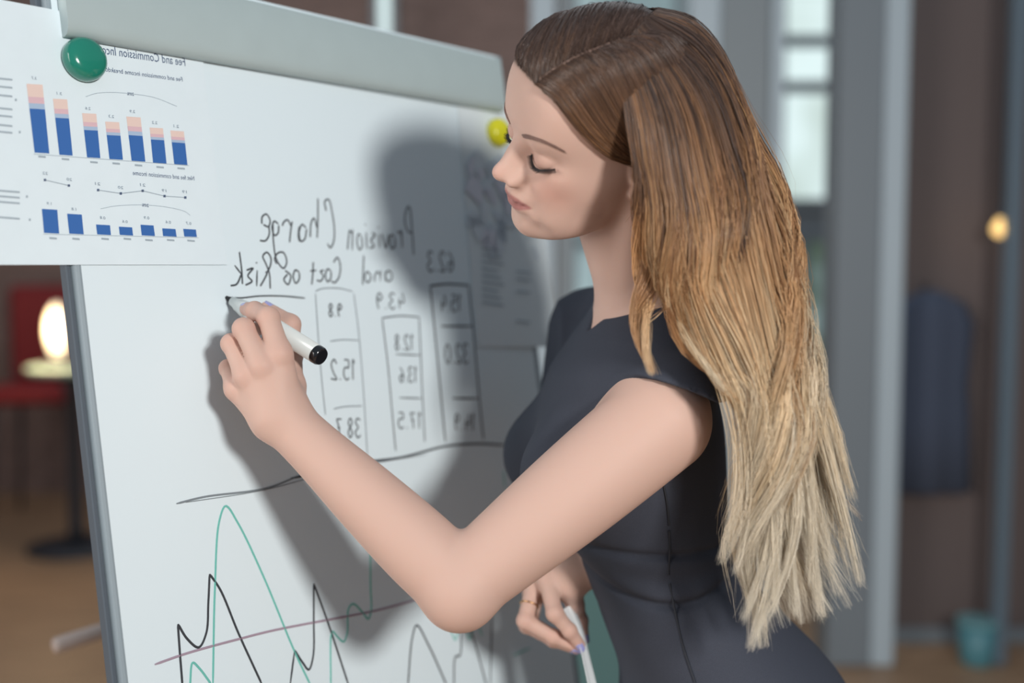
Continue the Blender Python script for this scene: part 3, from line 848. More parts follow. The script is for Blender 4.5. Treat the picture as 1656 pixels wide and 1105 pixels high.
# ================================================================ flip chart easel
BU = np.array([0.635235, 0.772319, 0.0]); BV = np.array([-0.124950, 0.102772, 0.986826]); BN = np.array([0.762144, -0.626866, 0.161786])
BN = BN / np.linalg.norm(BN)
BP = C3(366, 481, 1.135)                     # where the marker touches the board
def bp(u, v, n=0.0): return BP + u * BU + v * BV + n * BN
def on_board(px, py, lift=0.0):
    r = (px - CX) / FPX * CR - (py - CY) / FPX * CU + CF
    return CAM + r * (((BP + lift * BN - CAM) @ BN) / (r @ BN))
def bc(px, py, lift=0.0):
    q = on_board(px, py, lift) - BP
    return q @ BU, q @ BV

M_white = mat('glossy_whiteboard', (229, 243, 249), 0.36, spec=0.3)
M_paper = mat('white_paper', (229, 242, 248), 0.75, spec=0.2, noise=(40.0, 0.015))
M_frame = mat('silver_frame', (150, 164, 172), 0.5)
M_bar = mat('grey_clamp_bar', (178, 193, 194), 0.50, noise=(30.0, 0.02))
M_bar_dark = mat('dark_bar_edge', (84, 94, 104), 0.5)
M_ink = mat('black_marker_ink', (58, 62, 68), 0.6)
M_ink_grey = mat('faded_marker_ink', (132, 142, 148), 0.6)
M_ink_teal = mat('teal_marker_ink', (112, 196, 184), 0.6)
M_ink_purple = mat('purple_marker_ink', (170, 150, 166), 0.6)
M_blue = mat('printed_blue', (52, 106, 178), 0.7)
M_lblue = mat('printed_light_blue', (172, 194, 220), 0.7)
M_pink = mat('printed_pink', (224, 188, 196), 0.7)
M_orange = mat('printed_orange', (236, 210, 200), 0.7)
M_print = mat('printed_dark_text', (78, 96, 128), 0.7)
M_prmid = mat('printed_mid_grey', (128, 144, 160), 0.7)
M_prgrey = mat('printed_grey', (164, 178, 188), 0.7)

easel = empty('flip_chart_easel', bp(0.18, -0.9)[:2].tolist() + [0.0])
tag(easel, 'white flip chart board with grey clamp bar and silver frame on an easel', 'flip chart')
U0, U1, VT, VBOT = -0.1615, 0.5165, 0.345, -0.62
board = box('board', bp((U0 + U1) / 2, (VT + VBOT) / 2, -0.006), (U1 - U0) / 2 * BU, (VT - VBOT) / 2 * BV, 0.006 * BN, M_white, easel)
def frame_strip(name, u, half):
    c = bp(u, (VT + VBOT) / 2, -0.009)
    # rounded aluminium profile
    prof = [(-half, -0.014), (-half, -0.008), (-half * 0.7, -0.003), (-half * 0.15, 0.0006), (half * 0.5, 0.0010), (half, 0.0004), (half, -0.012)]
    V = []
    for v in (VBOT, VT):
        for a, n in prof: V.append(bp(u + a, v, n))
    k = len(prof)
    Fc = [(i, (i + 1) % k, k + (i + 1) % k, k + i) for i in range(k)] + [tuple(range(k))[::-1], tuple(range(k, 2 * k))]
    return adopt(fix_normals(mesh_obj(name, V, Fc, M_frame)), easel)
fs = frame_strip('side_frame', U0 - 0.0042, 0.0045)
box('edge_shade_strip', bp(U0 - 0.0112, (VT + VBOT) / 2, -0.008), 0.0026 * BU, (VT - VBOT) / 2 * BV, 0.006 * BN, M_bar_dark, easel, 0.001)  # dark strip standing in for the shaded outer face of the frame
frame_strip('side_frame', U1 + 0.004, 0.006)
adopt(fix_normals(mesh_obj('bottom_rail', *box_vf(bp((U0 + U1) / 2, VBOT - 0.012, -0.004), ((U1 - U0) / 2 + 0.02) * BU, 0.014 * BV, 0.012 * BN, 0.003), M_frame)), easel)
# clamp bar with a rounded lower lip
ub0, vb0 = bc(112, 54, 0.016); ub1, _ = bc(819, 176, 0.016)
_, vb1 = bc(818, 96, 0.016)
prof = [(vb0 + 0.001, 0.001), (vb0 - 0.0005, 0.006), (vb0 + 0.001, 0.0115), (vb0 + 0.006, 0.0150), (vb0 + 0.013, 0.0165), (vb1 - 0.006, 0.0165), (vb1, 0.013), (vb1, 0.001)]
V = [bp(uu, a, b) for uu in (ub0, ub1) for a, b in prof]; k = len(prof)
Fc = [(i, (i + 1) % k, k + (i + 1) % k, k + i) for i in range(k)] + [tuple(range(k))[::-1], tuple(range(k, 2 * k))]
bar = adopt(fix_normals(mesh_obj('clamp_bar', V, Fc, M_bar)), easel)
for p_ in bar.data.polygons: p_.use_smooth = len(p_.vertices) == 4
bm = bmesh.new(); bm.from_mesh(bar.data)
for e in bm.edges:
    if len(e.link_faces) == 2 and e.calc_face_angle() > 0.7: e.smooth = False
bm.to_mesh(bar.data); bm.free()
for uu, s in ((ub0, -1), (ub1, 1)):
    V = [bp(uu + s * d_, a + (0.0008 if a > vb0 + 0.01 else -0.0008), b + 0.0006) for d_ in (0, 0.0075) for a, b in prof]
    cap = adopt(fix_normals(mesh_obj('end_cap', V, Fc, M_bar_dark if s < 0 else M_bar)), bar)
    cap.matrix_parent_inverse = Matrix.Translation(easel.location).inverted()
    cap.parent = easel
# easel legs reach the floor
for u in (U0 + 0.03, U1 - 0.03):
    top = bp(u, VBOT - 0.01, -0.02); d = -BV / BV[2]
    foot = top + d * (top[2] - 0.0); foot[2] = 0.0
    rod('leg', top, foot, 0.014, M_frame, easel)
rt = bp(0.18, 0.10, -0.03); rf = np.array([rt[0] - 0.62 * BN[0], rt[1] - 0.62 * BN[1], 0.0])
rod('leg', rt, rf, 0.014, M_frame, easel)
ja, jb = C3(86, 1046, 1.62), C3(250, 994, 1.74)
lathe('support_arm', ja, jb - ja, [(0, 0.006), (0.01, 0.0105), (0.03, 0.0125), (1, 0.0125)], mat('pale_arm', (186, 172, 166), 0.5), easel, 16)

# ---- writing: ink ribbons lying on the board
def ribbon(paths, width, lift=0.0006, taper=True, frame=None):
    V, Fc = [], []
    for path in paths:
        P = np.array([on_board(*q) for q in path])
        n = max(4, int(len(P) * 7))
        P = catmull(P, n) if len(P) > 2 else catmull(P, 4)
        T = np.gradient(P, axis=0); T /= np.linalg.norm(T, axis=1, keepdims=True) + 1e-9
        S = np.cross(T, BN); S /= np.linalg.norm(S, axis=1, keepdims=True) + 1e-9
        i0 = len(V)
        for k in range(len(P)):
            w = width / 2
            if taper and k in (0, len(P) - 1): w *= 0.55
            for a, b in ((-1, 0.0), (-0.5, 1), (0.5, 1), (1, 0.0)):
                V.append(P[k] + a * w * S[k] + (0.0001 + b * lift) * BN)
        for k in range(len(P) - 1):
            for s in range(3):
                a = i0 + 4 * k + s
                Fc.append((a, a + 1, a + 5, a + 4))
    return V, Fc
def ink(name, paths, m=None, width=0.0020, label=None):
    V, Fc = ribbon(paths, width)
    o = adopt(fix_normals(mesh_obj(name, V, Fc, m or M_ink)), board)
    if label: o['label'] = label
    return o
k6 = lambda pts: [(340 + x / 2.402, 300 + y / 2.402) for x, y in pts]
k7 = lambda pts: [(180 + x / 2.4353, 720 + y / 2.4353) for x, y in pts]
WORDS = {
    'handwritten_charge': [[(450, 100), (445, 62), (460, 55), (474, 110), (482, 170), (479, 218), (466, 242), (455, 226)], [(418, 50), (418, 120), (415, 205)], [(415, 165), (403, 128), (392, 145), (388, 202)],
        [(372, 165), (357, 152), (345, 182), (352, 217), (367, 208), (374, 170)], [(345, 160), (342, 200), (347, 218)], [(318, 140), (312, 180), (308, 222)], [(314, 158), (300, 134), (284, 145), (280, 158)],
        [(264, 150), (249, 139), (240, 165), (250, 194), (263, 185), (266, 155)], [(243, 148), (246, 225), (258, 290), (284, 322), (297, 297), (285, 262), (264, 262), (250, 285), (258, 305)],
        [(205, 152), (226, 160), (232, 135), (218, 112), (202, 122), (200, 150)], [(228, 160), (229, 190), (214, 215), (192, 214)]],
    'handwritten_provision': [[(790, 270), (784, 180), (777, 92)], [(779, 98), (770, 82), (758, 108), (757, 150), (768, 178), (783, 186)], [(742, 172), (746, 242)], [(743, 195), (735, 180), (726, 184)],
        [(715, 200), (705, 191), (697, 216), (705, 245), (717, 236), (716, 205)], [(693, 190), (681, 242), (667, 188)], [(655, 190), (658, 242)], [(652, 160), (653, 166)], [(628, 184), (640, 192), (624, 214), (636, 236), (617, 244)],
        [(605, 182), (608, 247)], [(602, 150), (603, 156)], [(586, 196), (576, 189), (570, 222), (579, 250), (590, 236), (587, 200)], [(553, 170), (551, 252)], [(552, 190), (542, 175), (537, 205), (533, 250)]],
    'handwritten_and': [[(706, 342), (692, 331), (680, 350), (690, 373), (704, 364), (706, 345)], [(678, 335), (680, 374)], [(662, 330), (660, 372)], [(660, 348), (649, 335), (640, 350), (638, 374)],
        [(624, 350), (610, 335), (600, 358), (610, 377), (622, 366), (624, 352)], [(596, 272), (594, 330), (592, 386)]],
    'handwritten_cost': [[(478, 300), (494, 280), (505, 310), (499, 358), (481, 378), (469, 370)], [(468, 332), (456, 325), (447, 350), (455, 374), (468, 360), (469, 335)], [(441, 330), (428, 334), (439, 352), (428, 372), (413, 368)],
        [(400, 298), (398, 345), (394, 386)], [(412, 330), (387, 333)]],
    'handwritten_of': [[(345, 337), (331, 329), (322, 355), (332, 380), (345, 365), (346, 340)], [(290, 330), (312, 350), (302, 385), (286, 366), (300, 345)]],
    'handwritten_risk': [[(233, 402), (229, 340), (214, 300), (204, 276), (220, 260), (236, 284), (226, 330), (214, 340)], [(222, 340), (208, 368), (194, 392)], [(182, 330), (180, 392)], [(179, 298), (180, 304)],
        [(140, 330), (166, 322), (146, 352), (162, 372), (136, 388)], [(113, 258), (122, 330), (125, 384)], [(94, 310), (121, 345)], [(121, 345), (102, 384), (78, 390)]],
}
for n_, paths in WORDS.items():
    o = ink(n_, [k6(p_) for p_ in paths], M_ink, 0.0021)
DIG = {'0': [[(.5, 0), (.1, .3), (.1, .75), (.5, 1), (.9, .7), (.9, .25), (.5, 0)]], '1': [[(.25, .2), (.55, 0), (.55, 1)]], '2': [[(.1, .22), (.45, 0), (.85, .22), (.6, .6), (.1, .97), (.95, .93)]],
       '3': [[(.1, .1), (.55, 0), (.85, .22), (.45, .46), (.9, .72), (.5, 1), (.05, .88)]], '4': [[(.3, 0), (.08, .58), (.9, .55)], [(.7, .3), (.68, 1)]], '5': [[(.85, .02), (.2, .05), (.15, .42)], [(.15, .42), (.7, .4), (.85, .75), (.45, 1), (.08, .9)]],
       '6': [[(.8, .03), (.3, .3), (.1, .75), (.5, 1), (.85, .75), (.5, .52), (.15, .7)]], '7': [[(.08, .05), (.9, .03)], [(.9, .03), (.5, .5), (.4, 1)], [(.3, .5), (.8, .48)]], '8': [[(.8, .15), (.45, 0), (.2, .22), (.8, .72), (.5, 1), (.15, .78), (.75, .3), (.8, .15)]],
       '9': [[(.85, .2), (.5, 0), (.15, .25), (.5, .48), (.85, .2)], [(.85, .2), (.82, .6), (.6, 1)]], '.': [[(.4, .93), (.5, 1.0)]]}
def number(txt, x0, x1, y0, y1, lean=0.0):
    """mirrored handwriting: the first digit stands at the right"""
    ws = [0.45 if ch == '.' else (0.6 if ch == '1' else 1.0) for ch in txt]; tot = sum(ws); out = []; acc = 0.0
    for ch, w in zip(txt, ws):
        for st in DIG[ch]:
            out.append([(x1 - (acc + (0.1 + 0.8 * a) * w) / tot * (x1 - x0), y0 + b * (y1 - y0)) for a, b in st])
        acc += w
    return out
COLS = [('table_column', [[(408, 420), (420, 600), (435, 780), (447, 892)], [(408, 412), (430, 402), (500, 400), (552, 412)], [(557, 420), (575, 560), (592, 760), (603, 930), (610, 1050)], [(465, 606), (510, 600), (577, 602)], [(478, 869), (520, 860), (590, 857)]], M_ink_grey, 0.0014),
        ('table_column', [[(667, 514), (690, 700), (706, 880), (720, 1032)], [(667, 515), (740, 507), (812, 512)], [(811, 512), (821, 750), (833, 997)], [(720, 656), (818, 660)], [(734, 825), (826, 828)]], M_ink, 0.0018),
        ('table_column', [[(854, 388), (880, 650), (913, 997)], [(854, 390), (920, 383), (1004, 388)], [(1003, 388), (1025, 600), (1045, 830), (1061, 988)], [(895, 547), (1016, 547)], [(940, 827), (1041, 828)]], M_ink, 0.0029)]
for n_, paths, m_, w_ in COLS:
    for p_ in paths: ink('column_line', [k6(p_)], m_, w_)
NUMS = [('9.8', 455, 515, 460, 510), ('15.2', 463, 565, 676, 756), ('38.7', 485, 588, 905, 980), ('43.9', 640, 757, 418, 480), ('12.8', 712, 790, 580, 640), ('13.6', 730, 804, 705, 765), ('17.5', 724, 822, 882, 945),
        ('62.3', 838, 948, 256, 335), ('15.4', 890, 976, 425, 490), ('32.0', 908, 1005, 615, 692), ('14.9', 945, 1028, 888, 952)]
for t_, x0, x1, y0, y1 in NUMS: ink('handwritten_number', [k6(p_) for p_ in number(t_, x0, x1, y0, y1)], M_ink, 0.0019 if x0 < 830 else 0.0022)
ink('underline', [k6([(65, 435), (120, 437), (190, 430), (280, 430), (368, 438)])], M_ink, 0.0018)
ink('axis_line', [[(285, 815), (330, 804), (430, 790), (485, 769)], ], M_ink_grey, 0.0022)
ink('axis_line', [[(470, 774), (590, 748), (650, 740), (720, 722), (770, 718), (816, 720)]], M_ink, 0.0030)
ink('axis_line', [[(300, 813), (430, 792), (560, 756), (600, 750), (690, 735)]], M_ink_grey, 0.0010)
CURV = [('black_graph_line', [[(280, 945), (270, 820), (262, 705)], [(262, 705), (300, 765), (345, 797), (374, 740), (382, 620), (387, 508)], [(387, 508), (430, 572), (500, 740), (594, 945)]], M_ink, 0.0026),
        ('black_graph_line', [[(704, 945), (722, 808)], [(722, 808), (752, 855), (778, 885), (795, 830), (797, 680), (797, 545)], [(797, 545), (860, 720), (934, 945)]], M_ink, 0.0026),
        ('black_graph_line', [[(1168, 945), (1185, 760), (1202, 710), (1250, 790), (1320, 945)]], M_ink, 0.0026),
        ('black_graph_line', [[(1349, 945), (1355, 835), (1373, 828), (1376, 690)], [(1403, 690), (1440, 810), (1477, 945)], [(1499, 670), (1492, 945)]], M_ink, 0.0026),
        ('teal_graph_line', [[(310, 945), (320, 858), (345, 878), (392, 940)], [(400, 945), (408, 560), (425, 300), (450, 240), (500, 310), (600, 520), (720, 810), (784, 945)]], M_ink_teal, 0.0024),
        ('teal_graph_line', [[(864, 945), (870, 735), (892, 757), (915, 775), (929, 740), (934, 645), (952, 626), (990, 660), (1012, 685), (1023, 650), (1021, 560), (1020, 420)]], M_ink_teal, 0.0024),
        ('teal_graph_line', [[(1326, 690), (1355, 767), (1371, 690)], [(1391, 700), (1410, 765), (1432, 690)], [(1440, 690), (1460, 752)], [(1545, 100), (1548, 165)], [(1580, 830), (1650, 800)]], M_ink_teal, 0.0022),
        ('purple_graph_line', [[(170, 865), (300, 820), (500, 765), (640, 730), (900, 680), (1050, 650), (1260, 592)]], M_ink_purple, 0.0026)]
for n_, paths, m_, w_ in CURV:
    for p_ in paths: ink(n_, [k7(p_)], m_, w_)

# ---- printed sheets
def sheet(name, corners, lift, m, bend=None, n=12):
    """paper quad given by board coordinates (u, v): tl, tr, br, bl; slightly curled"""
    V, Fc = [], []
    tl, tr, br, bl = [np.array(c) for c in corners]
    for th in (0.0, -0.00025):
        for i in range(n + 1):
            for j in range(n + 1):
                s, t = i / n, j / n
                q = (tl * (1 - s) + tr * s) * (1 - t) + (bl * (1 - s) + br * s) * t
                V.append(bp(q[0], q[1], lift + th + (bend(s, t) if bend else 0)))
    K = (n + 1) ** 2
    for i in range(n):
        for j in range(n):
            a = i * (n + 1) + j
            Fc.append((a, a + 1, a + n + 2, a + n + 1)); Fc.append((K + a, K + a + n + 1, K + a + n + 2, K + a + 1))
    for i in range(n):
        for a, b in ((i, i + 1), (n * (n + 1) + i, n * (n + 1) + i + 1)): Fc.append((a, b, K + b, K + a))
        for a, b in ((i * (n + 1), (i + 1) * (n + 1)), (i * (n + 1) + n, (i + 1) * (n + 1) + n)): Fc.append((a, b, K + b, K + a))
    return fix_normals(mesh_obj(name, V, Fc, m, smooth=False))
CH_LIFT = 0.0022
_, chart_bot = bc(100, 429); u_r, _ = bc(366, 430); _, chart_top = bc(60, 12)
chart = sheet('chart_printout', [(-0.33, chart_top), (u_r, chart_top), (u_r, chart_bot), (-0.33, chart_bot)], CH_LIFT, M_paper)
tag(chart, 'white printout with blue stacked bar charts held by the green magnet', 'printout')
def poly_print(name, polys, m, parent, lift=CH_LIFT + 0.0003):
    V, Fc = [], []
    for pl in polys:
        i0 = len(V)
        for q in pl: V.append(on_board(q[0], q[1], lift))
        Fc.append(tuple(range(i0, i0 + len(pl))))
    o = mesh_obj(name, V, Fc, m)
    o.parent = parent
    # face the reader
    nrm = np.array(o.data.polygons[0].normal)
    if nrm @ BN < 0: o.data.flip_normals()
    return o
k5 = lambda pts: [(x / 2.569, y / 2.569) for x, y in pts]
# bars: (bottom-left, bottom-right, top, split heights) in the upper chart
BARS = [((144, 634), (205, 638), (110, 348), (177, 352), .64), ((247, 643), (302, 647), (220, 410), (279, 413), .66), ((362, 654), (417, 657), (341, 470), (400, 473), .62), ((455, 661), (511, 664), (437, 505), (495, 508), .64),
        ((547, 668), (604, 672), (525, 484), (584, 488), .58), ((636, 676), (692, 680), (622, 530), (677, 533), .66), ((724, 682), (779, 686), (708, 542), (764, 546), .65)]
def lerp(a, b, t): return (a[0] + (b[0] - a[0]) * t, a[1] + (b[1] - a[1]) * t)
for bl, br, tl, tr, f in BARS:
    cuts = [0, f, f + (1 - f) * .22, f + (1 - f) * .48, 1.0]
    for a, b, m_, nm in ((0, 1, M_blue, 'blue_bar'), (1, 2, M_lblue, 'light_blue_bar'), (2, 3, M_pink, 'pink_bar'), (3, 4, M_orange, 'orange_bar')):
        poly_print(nm, [k5([lerp(bl, tl, cuts[a]), lerp(br, tr, cuts[a]), lerp(br, tr, cuts[b]), lerp(bl, tl, cuts[b])])], m_, chart)
LOW = [((183, 968), (246, 971), (174, 868), (238, 872)), ((288, 971), (348, 974), (279, 888), (340, 892)), ((404, 974), (461, 977), (399, 933), (457, 936)), ((498, 976), (553, 979), (494, 942), (549, 945)),
       ((589, 978), (644, 981), (584, 934), (638, 937)), ((678, 981), (734, 984), (674, 949), (729, 952)), ((766, 983), (818, 985), (761, 951), (814, 954))]
for bl, br, tl, tr in LOW: poly_print('blue_bar', [k5([bl, br, tr, tl])], M_blue, chart)
def strokes(name, paths, m, parent, width, lift=CH_LIFT + 0.0003):
    V, Fc = [], []
    for path in paths:
        P = np.array([on_board(q[0], q[1], lift) for q in path])
        if len(P) > 2: P = catmull(P, len(P) * 5)
        T = np.gradient(P, axis=0); T /= np.linalg.norm(T, axis=1, keepdims=True) + 1e-9
        S = np.cross(T, BN); i0 = len(V)
        for k in range(len(P)): V += [P[k] - S[k] * width / 2, P[k] + S[k] * width / 2]
        for k in range(len(P) - 1): a = i0 + 2 * k; Fc.append((a, a + 1, a + 3, a + 2))
    o = mesh_obj(name, V, Fc, m); o.parent = parent
    if np.array(o.data.polygons[0].normal) @ BN < 0: o.data.flip_normals()
    return o
for q_ in ([k5([(408, 790), (502, 804)]), k5([(502, 804), (593, 793)]), k5([(593, 793), (684, 815)]), k5([(684, 815), (770, 821)]), k5([(187, 748), (286, 771)])]): strokes('trend_line', [q_], M_prgrey, chart, 0.0008)
for x, y in ((408, 790), (502, 804), (593, 793), (684, 815), (770, 821), (187, 748), (286, 771)): poly_print('trend_dot', [k5([(x - 5, y - 5), (x + 5, y - 5), (x + 5, y + 5), (x - 5, y + 5)])], M_print, chart)
for q_ in ([k5([(356, 402), (400, 388), (470, 384), (545, 390), (640, 405), (735, 442)]), k5([(418, 868), (480, 856), (600, 852), (700, 862), (770, 880), (790, 895)])]): strokes('bracket_arc', [q_], M_prgrey, chart, 0.0005)
for q_ in (k5([(140, 640), (785, 688)]), k5([(180, 973), (825, 988)])): strokes('base_line', [q_], M_prgrey, chart, 0.0005)
# printed text, mirrored like the whole print
def text_print(name, txt, p_right, p_left, height_px, m, parent, lift=CH_LIFT + 0.0004):
    """mirrored text whose first letter starts at p_right and whose last ends at p_left"""
    cu = bpy.data.curves.new(name, 'FONT'); cu.body = txt; cu.size = 1.0; cu.resolution_u = 2
    to = bpy.data.objects.new(name, cu); COL.objects.link(to)
    bpy.context.view_layer.update()
    me = bpy.data.meshes.new_from_object(to)
    bpy.data.objects.remove(to)
    co = np.empty(len(me.vertices) * 3); me.vertices.foreach_get('co', co); co = co.reshape(-1, 3)
    w = co[:, 0].max()
    a = np.array(on_board(p_right[0], p_right[1], lift)); b = np.array(on_board(p_left[0], p_left[1], lift))
    h = np.linalg.norm(np.array(on_board(p_right[0], p_right[1] - height_px, lift)) - a)
    up = BV
    W_ = a + (co[:, 0:1] / w) * (b - a) + (co[:, 1:2] / 0.7) * h * up
    me.vertices.foreach_set('co', W_.astype(np.float32).ravel()); me.update()
    o = link(name, me, m, parent)
    if len(me.polygons) and np.array(me.polygons[0].normal) @ BN < 0: me.flip_normals()
    return o
text_print('printed_title', 'Fee and Commission Income', (301, 107), (148, 84), 13, M_print, chart)
text_print('printed_subtitle', 'Fee and commission income breakdown', (296, 132), (160, 114), 7, M_print, chart)
text_print('printed_subtitle', 'Net fee and commission income', (315, 292), (215, 283), 7, M_print, chart)
text_print('printed_value', '20%', (217, 155), (206, 154), 5, M_print, chart)
text_print('printed_value', '20%', (241, 335), (230, 334), 5, M_print, chart)
val = [(55, 128), (96, 153), (142, 177), (180, 190), (214, 182), (250, 200), (285, 206), (80, 331), (120, 340), (166, 354), (202, 360), (237, 354), (272, 361), (305, 363), (73, 282), (112, 292), (158, 299), (195, 305), (231, 301), (266, 310), (299, 312)]
for (x, y), t_ in zip(val, ['3.7', '3.1', '2.6', '2.3', '2.9', '2.2', '2.1', '1.9', '1.8', '0.8', '0.6', '0.9', '0.6', '0.7'] + ['22', '20', '21', '20', '21', '19', '19']):
    text_print('printed_value', t_, (x + 5, y + 1), (x - 4, y), 4.5, M_prmid, chart)
lab = [(68, 255), (106, 259), (152, 264), (188, 266), (224, 269), (259, 272), (293, 274), (86, 387), (123, 388), (170, 388), (206, 388), (241, 390), (276, 390), (309, 391)]
for (x, y), t_ in zip(lab, ['2014', '2015', '1Q15', '2Q15', '3Q15', '4Q15', '1Q16'] * 2):
    strokes('axis_label', [[(x + 6, y - 1), (x - 6, y - 2)]], M_prgrey, chart, 0.0018)
for y0 in (130, 143, 157, 178, 190, 205, 216, 312, 321, 330, 355):
    strokes('printed_note_line', [[(20 + (12 if y0 > 300 else 0), y0 - 1), (-30, y0 - 6)]], M_prgrey, chart, 0.0017)
for x, y in ((82, 549), (112, 817), (124, 913), (66, 415)): poly_print('note_bullet', [k5([(x - 4, y - 5), (x + 4, y - 5), (x + 4, y + 5), (x - 4, y + 5)])], M_prgrey, chart)

# map print at the far end of the board
ML = 0.0014
c_tl, c_bl, c_br = bc(737, 185), bc(771, 561), bc(903, 562)
map_top = bc(745, 178)[1] + 0.02
mapsheet = sheet('map_printout', [(c_tl[0] + 0.005, map_top), (c_br[0], map_top), (c_br[0], c_br[1]), (c_bl[0], c_bl[1])], ML, mat('map_paper', (224, 234, 238), 0.75, spec=0.2), bend=lambda s, t: 0.004 * s * t * t)
tag(mapsheet, 'pale printout with a faint grey map and small text held by the yellow magnet', 'printout')
M_map = [mat('map_tone', c, 0.8) for c in ((212, 222, 230), (203, 214, 224), (214, 217, 228))]
def bilin(s, t):
    a = np.array((750, 236)); b = np.array((880, 262)); c = np.array((893, 470)); d = np.array((776, 470))
    return (a * (1 - s) + b * s) * (1 - t) + (d * (1 - s) + c * s) * t
rm = np.random.default_rng(4)
blob = [[], [], []]
for k in range(46):
    s, t = rm.uniform(0.02, 0.9), rm.uniform(0, 0.72); rr = rm.uniform(0.05, 0.13); n_ = rm.integers(5, 9)
    an = np.sort(rm.uniform(0, 2 * math.pi, n_))
    blob[k % 3].append([tuple(bilin(s + rr * rm.uniform(.6, 1.2) * math.cos(a), t + rr * rm.uniform(.6, 1.2) * math.sin(a))) for a in an])
for g in range(3):
    for bl_ in blob[g]: poly_print('map_patch', [bl_], M_map[g], mapsheet, ML + 0.0022 + 0.0003 * g)
for y0 in range(404, 500, 11):
    strokes('map_note_line', [[(815 - (y0 % 3) * 4, y0 + 2), (780, y0 - 3)]], M_prgrey, mapsheet, 0.0022, ML + 0.0034)
for y0 in (440, 452, 472, 520):
    strokes('map_note_line', [[(858, y0 + 2), (835, y0 - 1)]], M_prgrey, mapsheet, 0.0022, ML + 0.0044)

# magnets
def magnet(name, px, py, rad, m, label, lift):
    c = on_board(px, py, lift) ; c = np.array(c)
    prof = [(0.0, 0.94 * rad), (0.10, rad), (0.35, rad), (0.52, 0.985 * rad), (0.70, 0.93 * rad), (0.85, 0.80 * rad), (0.94, 0.60 * rad), (0.985, 0.34 * rad), (1.0, 0.06 * rad)]
    o = lathe(name, c, BN * rad * 0.85, prof, m, None, 40)
    return tag(o, label, 'magnet')
M_green = mat('green_plastic', (32, 132, 112), 0.16, spec=0.6, coat=0.4)
M_yellow = mat('yellow_plastic', (232, 226, 40), 0.2, spec=0.6)
magnet('magnet', 132, 99, 0.0215, M_green, 'round glossy green magnet at the corner of the clamp bar', CH_LIFT + 0.0006)
magnet('magnet', 802, 216, 0.0205, M_yellow, 'round yellow magnet holding the map printout', ML + 0.0006)

# ================================================================ marker in the writing hand
mt, me_ = BP, C3(517, 576, 1.072)
mk = empty('marker', mt)
tag(mk, 'white whiteboard marker with black tip and end plug held in the writing hand', 'marker')
M_mw = mat('white_plastic', (226, 232, 230), 0.3)
M_mb = mat('black_plastic', (26, 27, 30), 0.15, coat=0.5)
ax_ = me_ - mt; Lm = np.linalg.norm(ax_); ax_u = ax_ / Lm
lathe('nib', mt, ax_u * 0.010, [(0, 0.0018), (0.6, 0.0030), (1, 0.0046)], mat('felt_nib', (40, 40, 44), 0.9), mk)
lathe('grip', mt + ax_u * 0.0095, ax_u * 0.030, [(0, 0.0050), (0.28, 0.0062), (0.3, 0.0072), (0.62, 0.0085), (0.64, 0.0090), (1, 0.0096)], M_mw, mk)
lathe('barrel', mt + ax_u * 0.039, ax_u * (Lm - 0.039 - 0.004), [(0, 0.0096), (0.02, 0.0099), (1, 0.0099)], M_mw, mk)
plug = lathe('end_plug', mt + ax_u * (Lm - 0.008), ax_u * 0.011, [(0, 0.0092), (0.3, 0.0101), (0.75, 0.0098), (1.0, 0.0084)], M_mb, mk)

# sheet of paper in the other hand
def card():
    cs = [(911, 985, 1.206), (927, 977, 1.232), (942, 1015, 1.226), (953, 1060, 1.222), (966, 1112, 1.218), (985, 1190, 1.214)]
    ed = [(911, 985, 1.206), (911.5, 985.5, 1.206), (933, 1028, 1.200), (943, 1068, 1.196), (953, 1116, 1.190), (970, 1190, 1.184)]
    A = catmull([C3(*q) for q in cs[1:]], 16); B = catmull([C3(*q) for q in ed[1:]], 16)
    V, Fc = [], []
    nrm = np.cross(A[8] - A[0], B[8] - A[8]); nrm /= np.linalg.norm(nrm)
    for s in (0, 0.0004):
        for k in range(16):
            for t in (0, 0.5, 1): V.append(A[k] * (1 - t) + B[k] * t + nrm * (s + 0.0015 * math.sin(math.pi * t)))
    K = 48
    for k in range(15):
        for t in (0, 1):
            a = 3 * k + t
            Fc += [(a, a + 1, a + 4, a + 3), (K + a, K + a + 3, K + a + 4, K + a + 1)]
        Fc += [(3 * k, 3 * k + 3, K + 3 * k + 3, K + 3 * k), (3 * k + 2, K + 3 * k + 2, K + 3 * k + 5, 3 * k + 5)]
    Fc += [(0, K, K + 1, 1), (1, K + 1, K + 2, 2), (45, 46, K + 46, K + 45), (46, 47, K + 47, K + 46)]
    return fix_normals(mesh_obj('paper_sheet', V, Fc, mat('bright_paper', (244, 250, 252), 0.7)))
tag(card(), 'thin white paper sheet pinched in the lowered hand', 'paper')
# ================================================================ hair
def skull_out(q, off):
    """push head-local points onto the skull at a given distance (mm)"""
    r = q - RAD_C; L = np.linalg.norm(r, axis=-1, keepdims=True)
    R_ = head_radius(r.reshape(-1, 3)).reshape(L.shape)
    return RAD_C + r / L * (R_ + off)
hr = np.random.default_rng(21)
def resample_guides(guides, K):
    pick = (np.linspace(0, 1, K) ** 1.3 * 239).round().astype(int)      # closer spacing near the roots
    return np.stack([catmull(np.array(g), 240)[pick] for g in guides])
def guide_at(G, s):
    """smooth interpolation across the guide family; G (n, K, 3), s in 0..1"""
    n = len(G); x = np.clip(s, 0, 1) * (n - 1); i = np.clip(x.astype(int), 0, n - 2); t = (x - i)[:, None, None]
    p0, p1, p2, p3 = G[np.maximum(i - 1, 0)], G[i], G[i + 1], G[np.minimum(i + 2, n - 1)]
    return p1 + 0.5 * t * (p2 - p0 + t * (2 * p0 - 5 * p1 + 4 * p2 - p3 + t * (3 * (p1 - p2) + p3 - p0)))
KH = 25
